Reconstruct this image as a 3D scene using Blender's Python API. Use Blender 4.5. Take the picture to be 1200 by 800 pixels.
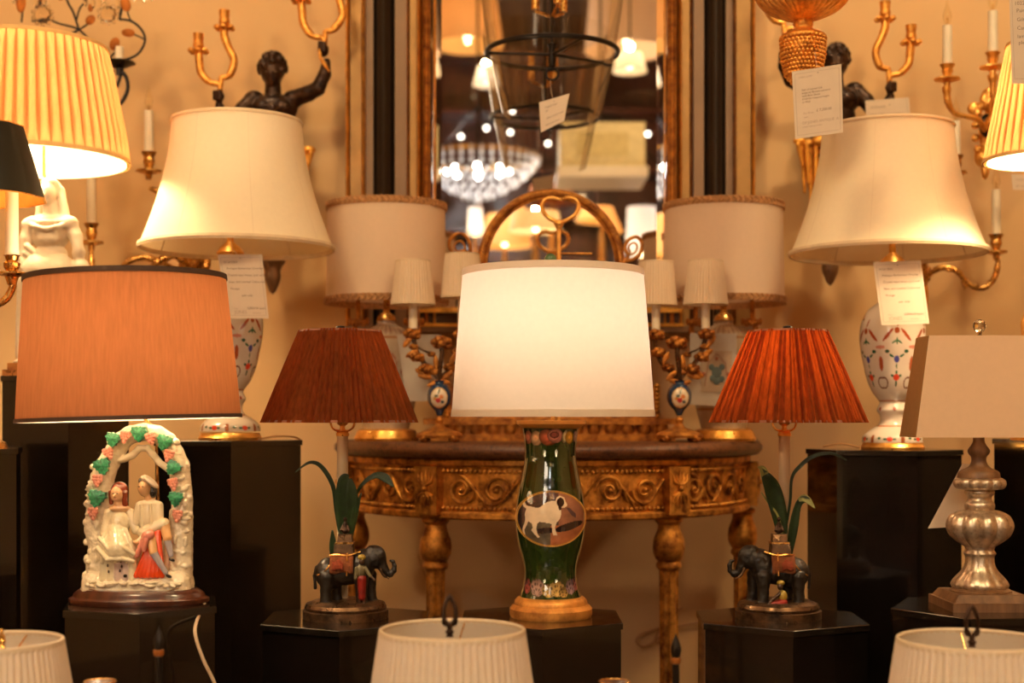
import bpy, bmesh, math, random
from math import sin, cos, pi, radians, sqrt, exp
from mathutils import Vector, Matrix, noise
for o in list(bpy.data.objects): bpy.data.objects.remove(o)
SC = bpy.context.scene
COL = SC.collection
R = random.Random(7)
# ------------------------------------------------------------ camera, light, exposure
H, F, HOR = 0.92, 1666.667, 490.0      # eye height, focal length in px at 1200 wide, horizon row
cam = bpy.data.cameras.new('camera'); co = bpy.data.objects.new('camera', cam); COL.objects.link(co)
co.location = (0, 0, H); co.rotation_euler = (pi/2, 0, 0)
cam.lens = 50; cam.sensor_width = 36; cam.shift_y = (HOR-400)/1200.0
cam.clip_start = 0.05; cam.clip_end = 60
cam.dof.use_dof = True; cam.dof.focus_distance = 2.62; cam.dof.aperture_fstop = 2.9
SC.camera = co
SC.view_settings.view_transform = 'Standard'; SC.view_settings.look = 'None'
SC.view_settings.exposure = 0.0; SC.view_settings.gamma = 1.0
w = bpy.data.worlds.new('world'); SC.world = w; w.use_nodes = True
w.node_tree.nodes['Background'].inputs[0].default_value = (1, .6, .3, 1)
w.node_tree.nodes['Background'].inputs[1].default_value = .03
WARM = (1.0, .64, .31)
def point(name, loc, power, color=WARM, rad=.03):
    l = bpy.data.lights.new(name, 'POINT'); l.energy = power; l.color = color; l.shadow_soft_size = rad
    o = bpy.data.objects.new(name, l); o.location = loc; COL.objects.link(o); return o
def spot(name, loc, to, power, size, color=WARM, rad=.06, blend=.8):
    l = bpy.data.lights.new(name, 'SPOT'); l.energy = power; l.color = color; l.shadow_soft_size = rad
    l.spot_size = radians(size); l.spot_blend = blend
    o = bpy.data.objects.new(name, l); o.location = loc
    o.rotation_euler = (Vector(to)-Vector(loc)).to_track_quat('-Z', 'Y').to_euler(); COL.objects.link(o); return o
def area(name, loc, to, power, sx, sy, color=WARM):
    l = bpy.data.lights.new(name, 'AREA'); l.energy = power; l.color = color; l.shape = 'RECTANGLE'; l.size = sx; l.size_y = sy
    o = bpy.data.objects.new(name, l); o.location = loc
    o.rotation_euler = (Vector(to)-Vector(loc)).to_track_quat('-Z', 'Y').to_euler(); COL.objects.link(o); return o
# ceiling lamps of the shop, then spots added to brighten the wall
area('ceiling_light', (-1.5, -.2, 4.1), (-.6, 3.2, 1.2), 88, .6, .6, (1, .72, .38))
area('ceiling_light', (1.5, -.2, 4.1), (.8, 3.2, 1.2), 88, .6, .6, (1, .72, .38))
spot('added_wall_wash', (-1.05, 2.7, 3.9), (-1.0, 3.95, 1.5), 84, 58, (1, .80, .50))
spot('added_wall_wash', (1.3, 2.7, 3.9), (1.25, 3.95, 1.25), 125, 58, (1, .80, .50))
# shop window in the back wall behind the camera, cooler
area('shop_window', (-2.0, -3.2, 2.75), (0, 3, .6), 66, 1.6, 1.2, (1, .80, .58))

# ------------------------------------------------------------ helpers
def lin(c):
    return tuple((x/12.92 if x <= .04045 else ((x+.055)/1.055)**2.4) for x in c)
def rgb(r, g, b): return lin((r/255, g/255, b/255))
def S(Y): return Y/F
def W(px, py, Y): return Vector(((px-600)*Y/F, Y, H-(py-HOR)*Y/F))
def PX(Y):
    s = Y/F
    def q(px, py, dy=0): return Vector(((px-600)*s, Y+dy*s, H-(py-HOR)*s))
    return q
def lp(prof, Y):
    s = Y/F
    return [(max(r, .02)*s, H-(py-HOR)*s) for r, py in prof]
def cr(pts, n=6, closed=False):
    P = [Vector(p) if not isinstance(p, (int, float)) else p for p in pts]; out = []; m = len(P)
    rng = m if closed else m-1
    for i in range(rng):
        p0 = P[(i-1) % m] if (closed or i > 0) else P[0]; p1 = P[i]; p2 = P[(i+1) % m]
        p3 = P[(i+2) % m] if (closed or i+2 < m) else P[m-1]
        for k in range(n):
            t = k/n
            out.append(.5*((2*p1)+(p2-p0)*t+(2*p0-5*p1+4*p2-p3)*t*t+(3*p1-p0-3*p2+p3)*t**3))
    if not closed: out.append(P[-1])
    return out
def crf(vals, n=6): return [x for x in cr([float(v) for v in vals], n)]
def smooth_prof(prof, n=5):
    r = cr([Vector((a, b, 0)) for a, b in prof], n)
    return [(p.x, p.y) for p in r]

class MB:
    def __init__(self): self.v = []; self.f = []; self.c = None
    def add(self, vs, fs):
        b = len(self.v); self.v += [tuple(x) for x in vs]; self.f += [tuple(b+i for i in f) for f in fs]; return self
    def lathe(self, cx, cy, prof, seg=48, rip=None, cap=True, sy=1.0, a0=0, a1=2*pi):
        vs = []; fs = []; n = len(prof); full = abs(a1-a0-2*pi) < 1e-6
        m = seg if full else seg+1
        for i, (r, z) in enumerate(prof):
            for j in range(m):
                th = a0+(a1-a0)*j/seg
                rr = r*(rip(th, i/(max(n-1, 1))) if rip else 1)
                vs.append((cx+rr*sin(th), cy-rr*cos(th)*sy, z))
        for i in range(n-1):
            for j in range(seg):
                k = (j+1) % m if full else j+1
                fs.append((i*m+j, i*m+k, (i+1)*m+k, (i+1)*m+j))
        if cap and full:
            if prof[0][0] > 1e-4: fs.append(tuple(range(m)))
            if prof[-1][0] > 1e-4: fs.append(tuple((n-1)*m+j for j in range(m))[::-1])
        return self.add(vs, fs)
    def tube(self, pts, rad, seg=10, closed=False, cap=True):
        P = [Vector(p) for p in pts]; n = len(P)
        rr = [rad]*n if isinstance(rad, (int, float)) else list(rad)
        if len(rr) != n: rr = [rr[0]+(rr[-1]-rr[0])*i/(n-1) for i in range(n)] if len(rr) == 2 else [rr[min(int(i*(len(rr)-1)/(n-1)+.5), len(rr)-1)] for i in range(n)]
        T = []
        for i in range(n):
            a = P[(i-1) % n] if (closed or i > 0) else P[i]; b = P[(i+1) % n] if (closed or i < n-1) else P[i]
            t = (b-a); T.append(t.normalized() if t.length > 1e-9 else Vector((0, 0, 1)))
        up = Vector((0, 1, 0)) if abs(T[0].y) < .9 else Vector((1, 0, 0))
        nrm = (up-T[0]*up.dot(T[0])).normalized(); vs = []; fs = []
        for i in range(n):
            nrm = (nrm-T[i]*nrm.dot(T[i]))
            nrm = nrm.normalized() if nrm.length > 1e-6 else T[i].orthogonal().normalized()
            bi = T[i].cross(nrm)
            for j in range(seg):
                a = 2*pi*j/seg; vs.append(P[i]+(nrm*cos(a)+bi*sin(a))*rr[i])
        for i in range(n if closed else n-1):
            for j in range(seg):
                k = (j+1) % seg; i2 = (i+1) % n
                fs.append((i*seg+j, i*seg+k, i2*seg+k, i2*seg+j))
        if cap and not closed:
            fs.append(tuple(range(seg))[::-1]); fs.append(tuple((n-1)*seg+j for j in range(seg)))
        return self.add(vs, fs)
    def box(self, c, sx, sy, sz, rz=0, taper=1.0, ry=0):
        c = Vector(c); M = Matrix.Rotation(rz, 3, 'Z') @ Matrix.Rotation(ry, 3, 'Y'); vs = []
        for z, t in ((-1, 1.0), (1, taper)):
            for x, y in ((-1, -1), (1, -1), (1, 1), (-1, 1)):
                vs.append(c+M @ Vector((x*sx/2*t, y*sy/2*t, z*sz/2)))
        return self.add(vs, [(3, 2, 1, 0), (4, 5, 6, 7), (0, 1, 5, 4), (1, 2, 6, 5), (2, 3, 7, 6), (3, 0, 4, 7)])
    def sphere(self, c, r, u=14, v=9, rot=None):
        c = Vector(c); r = (r, r, r) if isinstance(r, (int, float)) else r; vs = []; fs = []
        def tr(p): return c+(rot @ p if rot else p)
        vs.append(tr(Vector((0, 0, r[2]))))
        for i in range(1, v):
            a = pi*i/v
            for j in range(u):
                b = 2*pi*j/u; vs.append(tr(Vector((r[0]*sin(a)*cos(b), r[1]*sin(a)*sin(b), r[2]*cos(a)))))
        vs.append(tr(Vector((0, 0, -r[2])))); L = len(vs)-1
        for j in range(u):
            k = (j+1) % u; fs.append((0, 1+j, 1+k)); fs.append((L, L-u+k, L-u+j))
            for i in range(v-2): fs.append((1+i*u+j, 1+(i+1)*u+j, 1+(i+1)*u+k, 1+i*u+k))
        return self.add(vs, fs)
    def prism(self, poly, y0, y1, dome=0):   # poly: list of world (x,z); dome raises centre towards camera
        n = len(poly); vs = [(x, y0, z) for x, z in poly]+[(x, y1, z) for x, z in poly]
        fs = [(i, (i+1) % n, n+(i+1) % n, n+i) for i in range(n)]
        cx = sum(p[0] for p in poly)/n; cz = sum(p[1] for p in poly)/n
        vs.append((cx, y0-dome, cz)); c = 2*n
        fs += [((i+1) % n, i, c) for i in range(n)]; fs.append(tuple(n+i for i in range(n)))
        return self.add(vs, fs)
    def build(self, name, mat, parent=None, smooth=True, ang=38, kind=None, label=None, cols=None):
        me = bpy.data.meshes.new(name); off = org(parent)
        me.from_pydata([(x-off.x, y-off.y, z-off.z) for x, y, z in self.v], [], self.f); me.validate()
        bm = bmesh.new(); bm.from_mesh(me); bmesh.ops.recalc_face_normals(bm, faces=bm.faces); bm.to_mesh(me); bm.free()
        return fin(me, name, mat, parent, smooth, ang, kind, label, cols if cols is not None else self.c)
def org(parent):
    return Vector(parent['org']) if parent is not None else Vector((0, 0, 0))
def fin(me, name, mat, parent, smooth=True, ang=38, kind=None, label=None, cols=None):
    if smooth:
        me.polygons.foreach_set('use_smooth', [True]*len(me.polygons))
        if ang < 179: me.set_sharp_from_angle(angle=radians(ang))
    if cols is not None:
        at = me.color_attributes.new('Col', 'FLOAT_COLOR', 'POINT')
        at.data.foreach_set('color', [x for c in cols for x in (c[0], c[1], c[2], 1.0)])
    me.materials.append(mat)
    o = bpy.data.objects.new(name, me); COL.objects.link(o)
    if parent is not None: o.parent = parent; o['org'] = tuple(org(parent))
    else: o['org'] = (0, 0, 0)
    if kind: o['kind'] = kind
    if label: o['label'] = label
    return o
def thing(name, label, cat, loc, group=None):
    o = bpy.data.objects.new(name, None); COL.objects.link(o); o.location = loc; o['org'] = tuple(loc)
    o.empty_display_size = .05
    o['label'] = label; o['category'] = cat
    if group: o['group'] = group
    return o
def single(mb, name, mat, label, cat, group=None, **k):
    # a one-mesh thing, its origin moved to its base
    xs = [p[0] for p in mb.v]; ys = [p[1] for p in mb.v]; zs = [p[2] for p in mb.v]
    b = Vector(((min(xs)+max(xs))/2, (min(ys)+max(ys))/2, min(zs)))
    fake = {'org': tuple(b)}
    o = mb.build(name, mat, None, **k)
    o.data.transform(Matrix.Translation(-b)); o.location = b; o['org'] = tuple(b)
    o['label'] = label; o['category'] = cat
    if group: o['group'] = group
    return o
def struct(mb, name, mat, **k):
    o = mb.build(name, mat, None, **k); o['kind'] = 'structure'; return o
# ---- blobs: prims merged by voxel remesh; colour from nearest prim
def E(c, r, col=None, rot=0): return ('e', Vector(c), r, col, rot)
def C(p0, p1, r0, r1, col=None): return ('c', Vector(p0), Vector(p1), r0, r1, col)
def chain(pts, rads, col=None): return [C(pts[i], pts[i+1], rads[i], rads[i+1], col) for i in range(len(pts)-1)]
import numpy as np
def sdf_mesh(prims, h, k):
    def bb(pr):
        if pr[0] == 'e':
            r = max(pr[2]) if pr[4] else None; c = np.array(pr[1]); e = np.array((r, r, r) if r else pr[2]); return c-e, c+e
        a, b = np.array(pr[1]), np.array(pr[2]); return np.minimum(a-pr[3], b-pr[4]), np.maximum(a+pr[3], b+pr[4])
    B = [bb(p) for p in prims]; pad = 3.5*h+k
    lo = np.min([b[0] for b in B], 0)-pad-h; hi = np.max([b[1] for b in B], 0)+pad+h
    n = np.ceil((hi-lo)/h).astype(int)+1
    D = np.full(n, pad, np.float32); I = np.zeros(n, np.int16); Bst = np.full(n, 1e9, np.float32)
    for i, pr in enumerate(prims):
        a = np.maximum(((B[i][0]-pad-lo)/h).astype(int), 0); b = np.minimum(np.ceil((B[i][1]+pad-lo)/h).astype(int)+1, n)
        X, Y, Z = np.meshgrid(*[lo[j]+h*np.arange(a[j], b[j]) for j in range(3)], indexing='ij', sparse=True)
        if pr[0] == 'e':
            x, y, z = X-pr[1][0], Y-pr[1][1], Z-pr[1][2]; r = pr[2]
            if pr[4]:
                c, s_ = cos(-pr[4]), sin(-pr[4]); x, z = c*x+s_*z, -s_*x+c*z
            kk = np.sqrt((x/r[0])**2+(y/r[1])**2+(z/r[2])**2); k2 = np.sqrt((x/r[0]**2)**2+(y/r[1]**2)**2+(z/r[2]**2)**2)
            d = kk*(kk-1)/np.maximum(k2, 1e-6)
        else:
            p0 = pr[1]; ab = pr[2]-pr[1]; L = max(ab.length_squared, 1e-12); x, y, z = X-p0[0], Y-p0[1], Z-p0[2]
            t = np.clip((x*ab[0]+y*ab[1]+z*ab[2])/L, 0, 1)
            d = np.sqrt((x-t*ab[0])**2+(y-t*ab[1])**2+(z-t*ab[2])**2)-(pr[3]+(pr[4]-pr[3])*t)
        sl = tuple(slice(a[j], b[j]) for j in range(3)); d = d.astype(np.float32); o = D[sl]
        m = d < Bst[sl]; Bst[sl] = np.where(m, d, Bst[sl]); I[sl] = np.where(m, i, I[sl])
        hh = np.clip(.5+.5*(o-d)/k, 0, 1); D[sl] = o+(d-o)*hh-k*hh*(1-hh)
    S_ = D < 0
    cs = [(i, j, l) for i in (0, 1) for j in (0, 1) for l in (0, 1)]
    cnt = sum(S_[i:n[0]-1+i, j:n[1]-1+j, l:n[2]-1+l].astype(np.int8) for i, j, l in cs)
    cell = (cnt > 0) & (cnt < 8); idx = np.argwhere(cell); ids = -np.ones(cell.shape, np.int32); ids[cell] = np.arange(len(idx))
    acc = np.zeros((len(idx), 3)); num = np.zeros(len(idx))
    for c0 in cs:
        for ax in range(3):
            if c0[ax]: continue
            c1 = list(c0); c1[ax] = 1; p = idx+c0; q = idx+c1
            da = D[p[:, 0], p[:, 1], p[:, 2]]; db = D[q[:, 0], q[:, 1], q[:, 2]]; m = (da < 0) != (db < 0)
            t = np.where(m, da/np.where(m, da-db, 1), 0); pos = p.astype(float); pos[:, ax] += t
            acc += pos*m[:, None]; num += m
    v = acc/num[:, None]*h+lo; F_ = []
    for ax in range(3):
        a1, a2 = (ax+1) % 3, (ax+2) % 3; s0 = [slice(None)]*3; s1 = [slice(None)]*3; s0[ax] = slice(0, -1); s1[ax] = slice(1, None)
        A, Bb = S_[tuple(s0)], S_[tuple(s1)]; e = np.argwhere(A != Bb)
        def cid(d1, d2):
            c = e.copy(); c[:, a1] -= d1; c[:, a2] -= d2; return ids[c[:, 0], c[:, 1], c[:, 2]]
        q = np.stack([cid(1, 1), cid(0, 1), cid(0, 0), cid(1, 0)], 1); fl = ~A[e[:, 0], e[:, 1], e[:, 2]]
        q[fl] = q[fl][:, ::-1]; F_.append(q)
    return v, np.concatenate(F_), I[idx[:, 0], idx[:, 1], idx[:, 2]]
def blob(name, prims, vox, mat, parent, smooth=4, base=(.8, .8, .8), colored=True, nz=0, nsc=100, label=None, k=None):
    v, f, I = sdf_mesh(prims, vox, k or vox*1.2); off = org(parent)
    m = np.concatenate([f[:, [0, 1]], f[:, [1, 2]], f[:, [2, 3]], f[:, [3, 0]]])
    for _ in range(max(1, smooth//2)):
        acc = np.zeros_like(v); c = np.zeros(len(v)); np.add.at(acc, m[:, 0], v[m[:, 1]]); np.add.at(c, m[:, 0], 1); v = v*.5+acc/c[:, None]*.5
    me = bpy.data.meshes.new(name); me.from_pydata((v-np.array(off)).tolist(), [], f.tolist())
    if nz:
        me.update(); vn = [(x.co+x.normal*nz*noise.fractal((x.co+off)*nsc, 1, 2, 3)) for x in me.vertices]
        for x, c_ in zip(me.vertices, vn): x.co = c_
    cols = None
    if colored:
        pc = [(pr[-1] if pr[0] == 'c' else pr[3]) or base for pr in prims]; cols = [pc[i] for i in I]
    return fin(me, name, mat, parent, True, 179, cols=cols, label=label)
def painted(cx, cy, prof, seg, colfn, name, mat, parent, arc=None, label=None, rip=None):
    m = MB(); m.lathe(cx, cy, prof, seg, cap=False, rip=rip); cols = []
    for i, (r, z) in enumerate(prof):
        for j in range(seg): cols.append(colfn(((2*pi*j/seg+pi) % (2*pi))-pi, r, z))
    return m.build(name, mat, parent, cols=cols, ang=60, label=label)
def dense(prof, step):
    out = []
    for (r0, z0), (r1, z1) in zip(prof, prof[1:]):
        n = max(1, int(sqrt((r1-r0)**2+(z1-z0)**2)/step))
        out += [(r0+(r1-r0)*k/n, z0+(z1-z0)*k/n) for k in range(n)]
    return out+[prof[-1]]
def inpoly(x, y, P):
    c = False; n = len(P); j = n-1
    for i in range(n):
        if (P[i][1] > y) != (P[j][1] > y) and x < (P[j][0]-P[i][0])*(y-P[i][1])/(P[j][1]-P[i][1])+P[i][0]: c = not c
        j = i
    return c
def inell(x, y, e):   # cx, cy, rx, ry, rot(deg)
    dx = x-e[0]; dy = y-e[1]; a = radians(e[4]) if len(e) > 4 else 0
    u = dx*cos(a)+dy*sin(a); v = -dx*sin(a)+dy*cos(a); return (u/e[2])**2+(v/e[3])**2 < 1
_tx = {}
def text_geo(s):
    if s in _tx: return _tx[s]
    c = bpy.data.curves.new('t', 'FONT'); c.body = s; c.size = 1; c.resolution_u = 2
    o = bpy.data.objects.new('t', c); COL.objects.link(o)
    dg = bpy.context.evaluated_depsgraph_get(); dg.update()
    me = bpy.data.meshes.new_from_object(o.evaluated_get(dg))
    g = ([(v.co.x, v.co.y) for v in me.vertices], [tuple(p.vertices) for p in me.polygons])
    bpy.data.objects.remove(o); bpy.data.curves.remove(c); bpy.data.meshes.remove(me); _tx[s] = g; return g

# ------------------------------------------------------------ materials
class NT:
    def __init__(s, name):
        s.m = bpy.data.materials.new(name); s.m.use_nodes = True; s.t = s.m.node_tree; s.n = s.t.nodes; s.l = s.t.links
        s.b = s.n['Principled BSDF']; s.out = s.n['Material Output']
        s.tc = s.n.new('ShaderNodeTexCoord')
    def noise(s, scale, detail=4, vec=None, sc=None, rough=.55):
        n = s.n.new('ShaderNodeTexNoise'); n.inputs['Scale'].default_value = scale; n.inputs['Detail'].default_value = detail
        n.inputs['Roughness'].default_value = rough
        src = s.tc.outputs['Object']
        if sc:
            mp = s.n.new('ShaderNodeMapping'); mp.inputs['Scale'].default_value = sc; s.l.new(src, mp.inputs[0]); src = mp.outputs[0]
        s.l.new(src, n.inputs['Vector']); return n.outputs['Fac']
    def ramp(s, fac, stops):
        r = s.n.new('ShaderNodeValToRGB'); e = r.color_ramp.elements
        while len(e) < len(stops): e.new(.5)
        for k, (p, c) in enumerate(stops): e[k].position = p; e[k].color = (*c, 1)
        s.l.new(fac, r.inputs[0]); return r.outputs[0]
    def bump(s, fac, st, dist=.002, to=None):
        b = s.n.new('ShaderNodeBump'); b.inputs['Strength'].default_value = st; b.inputs['Distance'].default_value = dist
        s.l.new(fac, b.inputs['Height']); s.l.new(b.outputs[0], (to or s.b).inputs['Normal']); return b
    def set(s, **k):
        for a, v in k.items():
            i = s.b.inputs[a.replace('_', ' ')]; i.default_value = (*v, 1) if isinstance(v, tuple) else v
        return s
def plain(name, col, rough=.5, metal=0, nz=.12, nscale=30, coat=0, bump=0, spec=.5):
    t = NT(name); t.set(Roughness=rough, Metallic=metal); t.b.inputs['Coat Weight'].default_value = coat
    t.b.inputs['Specular IOR Level'].default_value = spec
    f = t.noise(nscale, 5); t.l.new(t.ramp(f, [(.3, tuple(c*(1-nz) for c in col)), (.7, tuple(min(1, c*(1+nz)) for c in col))]), t.b.inputs['Base Color'])
    if bump: t.bump(f, bump)
    return t.m
def gilt(name, c1, c2, rough=.35, scale=40, bump=.35, metal=1.0, pos=(.35, .6)):
    t = NT(name); t.set(Roughness=rough, Metallic=metal)
    f = t.noise(scale, 7, rough=.65); t.l.new(t.ramp(f, [(pos[0], c2), (pos[1], c1)]), t.b.inputs['Base Color'])
    g = t.noise(scale*2.5, 3); t.l.new(t.ramp(g, [(.3, (rough*.7,)*3), (.8, (min(1, rough*1.7),)*3)]), t.b.inputs['Roughness'])
    t.bump(t.noise(scale*2, 4), bump, .0015); return t.m
def cloth(name, col, trans=.5, weave=0, tcol=None, sc=None, vcol=None):
    t = NT(name); t.n.remove(t.b)
    d = t.n.new('ShaderNodeBsdfDiffuse'); tr = t.n.new('ShaderNodeBsdfTranslucent'); mx = t.n.new('ShaderNodeMixShader')
    mx.inputs[0].default_value = trans
    f = t.noise(90 if not sc else 1, 4, sc=sc)
    amp = weave or .04
    for sh, c in ((d, col), (tr, tcol or col)):
        t.l.new(t.ramp(f, [(.3, tuple(x*(1-amp) for x in c)), (.7, tuple(min(1, x*(1+amp)) for x in c))]), sh.inputs[0])
    b = t.n.new('ShaderNodeBump'); b.inputs['Strength'].default_value = .15; b.inputs['Distance'].default_value = .001
    t.l.new(f, b.inputs['Height']); t.l.new(b.outputs[0], d.inputs['Normal'])
    t.l.new(d.outputs[0], mx.inputs[1]); t.l.new(tr.outputs[0], mx.inputs[2]); t.l.new(mx.outputs[0], t.out.inputs[0]); return t.m
def vcolmat(name, rough=.2, coat=.6, metal=0, bump=0, dirt=0):
    t = NT(name); t.set(Roughness=rough, Metallic=metal); t.b.inputs['Coat Weight'].default_value = coat
    t.b.inputs['Coat Roughness'].default_value = .06
    a = t.n.new('ShaderNodeAttribute'); a.attribute_name = 'Col'; src = a.outputs['Color']
    mx = t.n.new('ShaderNodeMix'); mx.data_type = 'RGBA'; mx.blend_type = 'MULTIPLY'; mx.inputs['Factor'].default_value = 1
    t.l.new(src, mx.inputs['A']); t.l.new(t.ramp(t.noise(60, 5), [(.3, (1-dirt, 1-dirt, 1-dirt)), (.7, (1, 1, 1))]), mx.inputs['B'])
    t.l.new(mx.outputs['Result'], t.b.inputs['Base Color'])
    if bump: t.bump(t.noise(140, 3), bump)
    return t.m
def emis(name, col, st):
    t = NT(name); t.set(Base_Color=(0, 0, 0)); t.b.inputs['Emission Color'].default_value = (*col, 1); t.b.inputs['Emission Strength'].default_value = st; return t.m
def glassm(name, col=(1, 1, 1), rough=0, ior=1.45, thin=False):
    t = NT(name); t.set(Base_Color=col, Roughness=rough, IOR=ior); t.b.inputs['Transmission Weight'].default_value = 1
    if thin:
        t.n.remove(t.b); g = t.n.new('ShaderNodeBsdfGlossy'); g.inputs['Roughness'].default_value = .02
        tp = t.n.new('ShaderNodeBsdfTransparent'); tp.inputs[0].default_value = (*col, 1); fr = t.n.new('ShaderNodeLayerWeight'); fr.inputs[0].default_value = .13
        mt = t.n.new('ShaderNodeMath'); mt.operation = 'MULTIPLY_ADD'; mt.inputs[1].default_value = .55; mt.inputs[2].default_value = .04
        t.l.new(fr.outputs['Fresnel'], mt.inputs[0])
        mx = t.n.new('ShaderNodeMixShader'); t.l.new(mt.outputs[0], mx.inputs[0]); t.l.new(tp.outputs[0], mx.inputs[1]); t.l.new(g.outputs[0], mx.inputs[2]); t.l.new(mx.outputs[0], t.out.inputs[0])
    return t.m
M = {}
M['wall'] = plain('wall_plaster', (.68, .425, .195), .85, nz=.05, nscale=3, bump=.05)
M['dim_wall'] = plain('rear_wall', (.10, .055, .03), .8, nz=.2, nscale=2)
M['ceil'] = plain('ceiling_paint', (.22, .14, .08), .9)
M['floor'] = plain('floor_boards', (.10, .05, .025), .4, nz=.4, nscale=8)
M['gold'] = gilt('gilt_frame', (.98, .50, .085), (.42, .15, .022), .38, 34, .3, .72, pos=(.25, .58))
M['gold_dull'] = gilt('gilt_table', (.72, .33, .06), (.17, .05, .010), .48, 30, .5, .85)
M['gold_red'] = gilt('gilt_bole', (.72, .30, .05), (.20, .055, .012), .45, 45, .5, .72, pos=(.35, .7))
M['gold_bright'] = gilt('polished_gilt', (1, .56, .15), (.70, .30, .05), .34, 25, .12, .9)
M['gold_paint'] = plain('gold_paint', (.88, .42, .10), .4, .25)
M['gilt_wood'] = gilt('satin_gilt_wood', (.86, .40, .09), (.45, .17, .035), .42, 22, .15, .55)
M['brass'] = gilt('aged_brass', (.80, .45, .13), (.32, .15, .04), .27, 50, .2)
M['ormolu'] = gilt('matte_ormolu', (1, .52, .12), (.60, .24, .05), .42, 60, .4)
M['bronze'] = gilt('dark_bronze', (.06, .028, .014), (.018, .009, .006), .34, 40, .2, .7)
M['bronze_rim'] = gilt('rubbed_bronze', (.16, .085, .04), (.03, .016, .009), .32, 30, .15, .8)
M['iron'] = plain('black_iron', (.018, .013, .01), .35, .6)
M['lacquer'] = plain('black_lacquer', (.006, .004, .003), .13, nz=.3, nscale=12, coat=.5)
M['lacquer_top'] = plain('black_granite', (.010, .007, .005), .17, nz=.5, nscale=160, coat=.5)
M['black_col'] = plain('ebonised_wood', (.012, .008, .006), .3)
M['taupe'] = plain('taupe_painted_wood', (.26, .145, .07), .5, nz=.08, nscale=10)
M['olive'] = plain('gilded_olive_wood', (.40, .215, .06), .45, .3, nz=.15, nscale=14)
def marble():
    t = NT('brown_marble'); t.set(Roughness=.42)
    f = t.noise(42, 9, rough=.8)
    t.l.new(t.ramp(f, [(.3, (.008, .003, .002)), (.43, (.06, .018, .006)), (.53, (.17, .06, .02)), (.60, (.03, .01, .005)), (.72, (.30, .15, .07))]), t.b.inputs['Base Color']); return t.m
M['marble'] = marble()
def wood(name, a, b, sc=(60, 60, 6), rough=.3, coat=.4):
    t = NT(name); t.set(Roughness=rough); t.b.inputs['Coat Weight'].default_value = coat
    t.l.new(t.ramp(t.noise(1, 6, sc=sc), [(.3, a), (.7, b)]), t.b.inputs['Base Color']); t.bump(t.noise(1, 5, sc=sc), .1); return t.m
M['mahogany'] = wood('mahogany', (.035, .008, .004), (.10, .025, .010))
M['raw_wood'] = wood('waxed_wood', (.10, .045, .018), (.24, .12, .05), rough=.5, coat=.1)
M['orange_wood'] = gilt('golden_turned_wood', (.60, .24, .05), (.30, .09, .02), .3, 20, .1, .6)
M['mirror'] = NT('mirror_glass').set(Base_Color=(.86, .84, .80), Metallic=1.0, Roughness=.012).m
M['bell'] = glassm('bell_glass', (.985, .975, .95), thin=True)
M['crystal'] = glassm('cut_crystal', (.97, .98, 1), 0, 1.6)
M['ivory'] = plain('ivory_enamel', (.70, .54, .32), .35, nz=.05)
M['candle'] = plain('cream_candle_sleeve', (.78, .68, .50), .5, nz=.05)
M['paper'] = plain('price_card', (.66, .54, .41), .8, nz=.03)
M['ink'] = plain('faded_ink', (.20, .12, .09), .8)
M['ink2'] = plain('pale_ink', (.42, .30, .22), .8)
M['statue'] = plain('white_biscuit_porcelain', (.66, .55, .41), .5, nz=.04)
M['china'] = vcolmat('painted_china', .18, .7)
M['china_mat'] = vcolmat('painted_staffordshire', .16, .8, bump=.05)
M['green_glass'] = vcolmat('decoupage_glass', .05, 1.0)
M['cold_paint'] = vcolmat('cold_painted_bronze', .42, .05, .2, bump=.15, dirt=.5)
M['silver'] = NT('mercury_glass')
t = M['silver']; t.set(Metallic=.85, Roughness=.36); t.bump(t.noise(90, 5), .25); t.l.new(t.ramp(t.noise(70, 8, rough=.8), [(.35, (.34, .25, .16)), (.55, (.74, .62, .48)), (.7, (.50, .40, .29))]), t.b.inputs['Base Color']); M['silver'] = t.m
M['sh_white'] = cloth('white_shade_card', (.86, .78, .66), .5, .015, tcol=(.92, .85, .78))
M['sh_cream'] = cloth('cream_silk_shade', (.93, .80, .56), .15, .015, tcol=(.84, .60, .32))
M['sh_drum'] = cloth('linen_drum_shade', (.78, .58, .40), .15, .015)
M['sh_brown'] = cloth('russet_silk_shade', (.44, .17, .085), .42, .10, tcol=(.50, .22, .09), sc=(220, 220, 14))
M['sh_orange'] = cloth('rust_pleated_silk', (.155, .050, .014), .42, .25, tcol=(.70, .10, .008), sc=(150, 150, 8))
M['sh_yellow'] = cloth('gold_pleated_silk', (.82, .50, .18), .42, .02, tcol=(.80, .44, .20))
M['sh_pleat'] = cloth('ivory_pleated_shade', (.90, .78, .64), .2, .02)
M['sh_small'] = cloth('cream_pleated_clip_shade', (.82, .64, .44), .2, .02)
M['sh_lining'] = cloth('pale_lining', (.9, .85, .75), .5, .01)
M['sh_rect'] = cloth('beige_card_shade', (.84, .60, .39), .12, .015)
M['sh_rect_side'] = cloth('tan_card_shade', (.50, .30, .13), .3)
M['black_card'] = plain('black_card_shade', (.012, .012, .008), .35, nz=.05)
M['gold_lining'] = plain('gold_foil_lining', (.85, .48, .10), .35, .6)
M['trim_dark'] = plain('dark_brown_binding', (.055, .026, .014), .7)
M['trim_gimp'] = plain('woven_gimp_braid', (.44, .21, .075), .8, nz=.4, nscale=120, bump=.6)
M['trim_cream'] = plain('cream_binding', (.72, .55, .34), .7)
M['trim_rust'] = plain('rust_binding', (.30, .10, .045), .7)
M['leaf'] = plain('dark_green_leaf', (.012, .030, .006), .45, nz=.4, nscale=60)
M['leaf_pale'] = plain('pale_green_leaf', (.24, .24, .06), .45, nz=.3, nscale=60)
M['amber'] = plain('amber_glass_leaf', (.34, .10, .012), .6, nz=.4, spec=.2)
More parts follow.
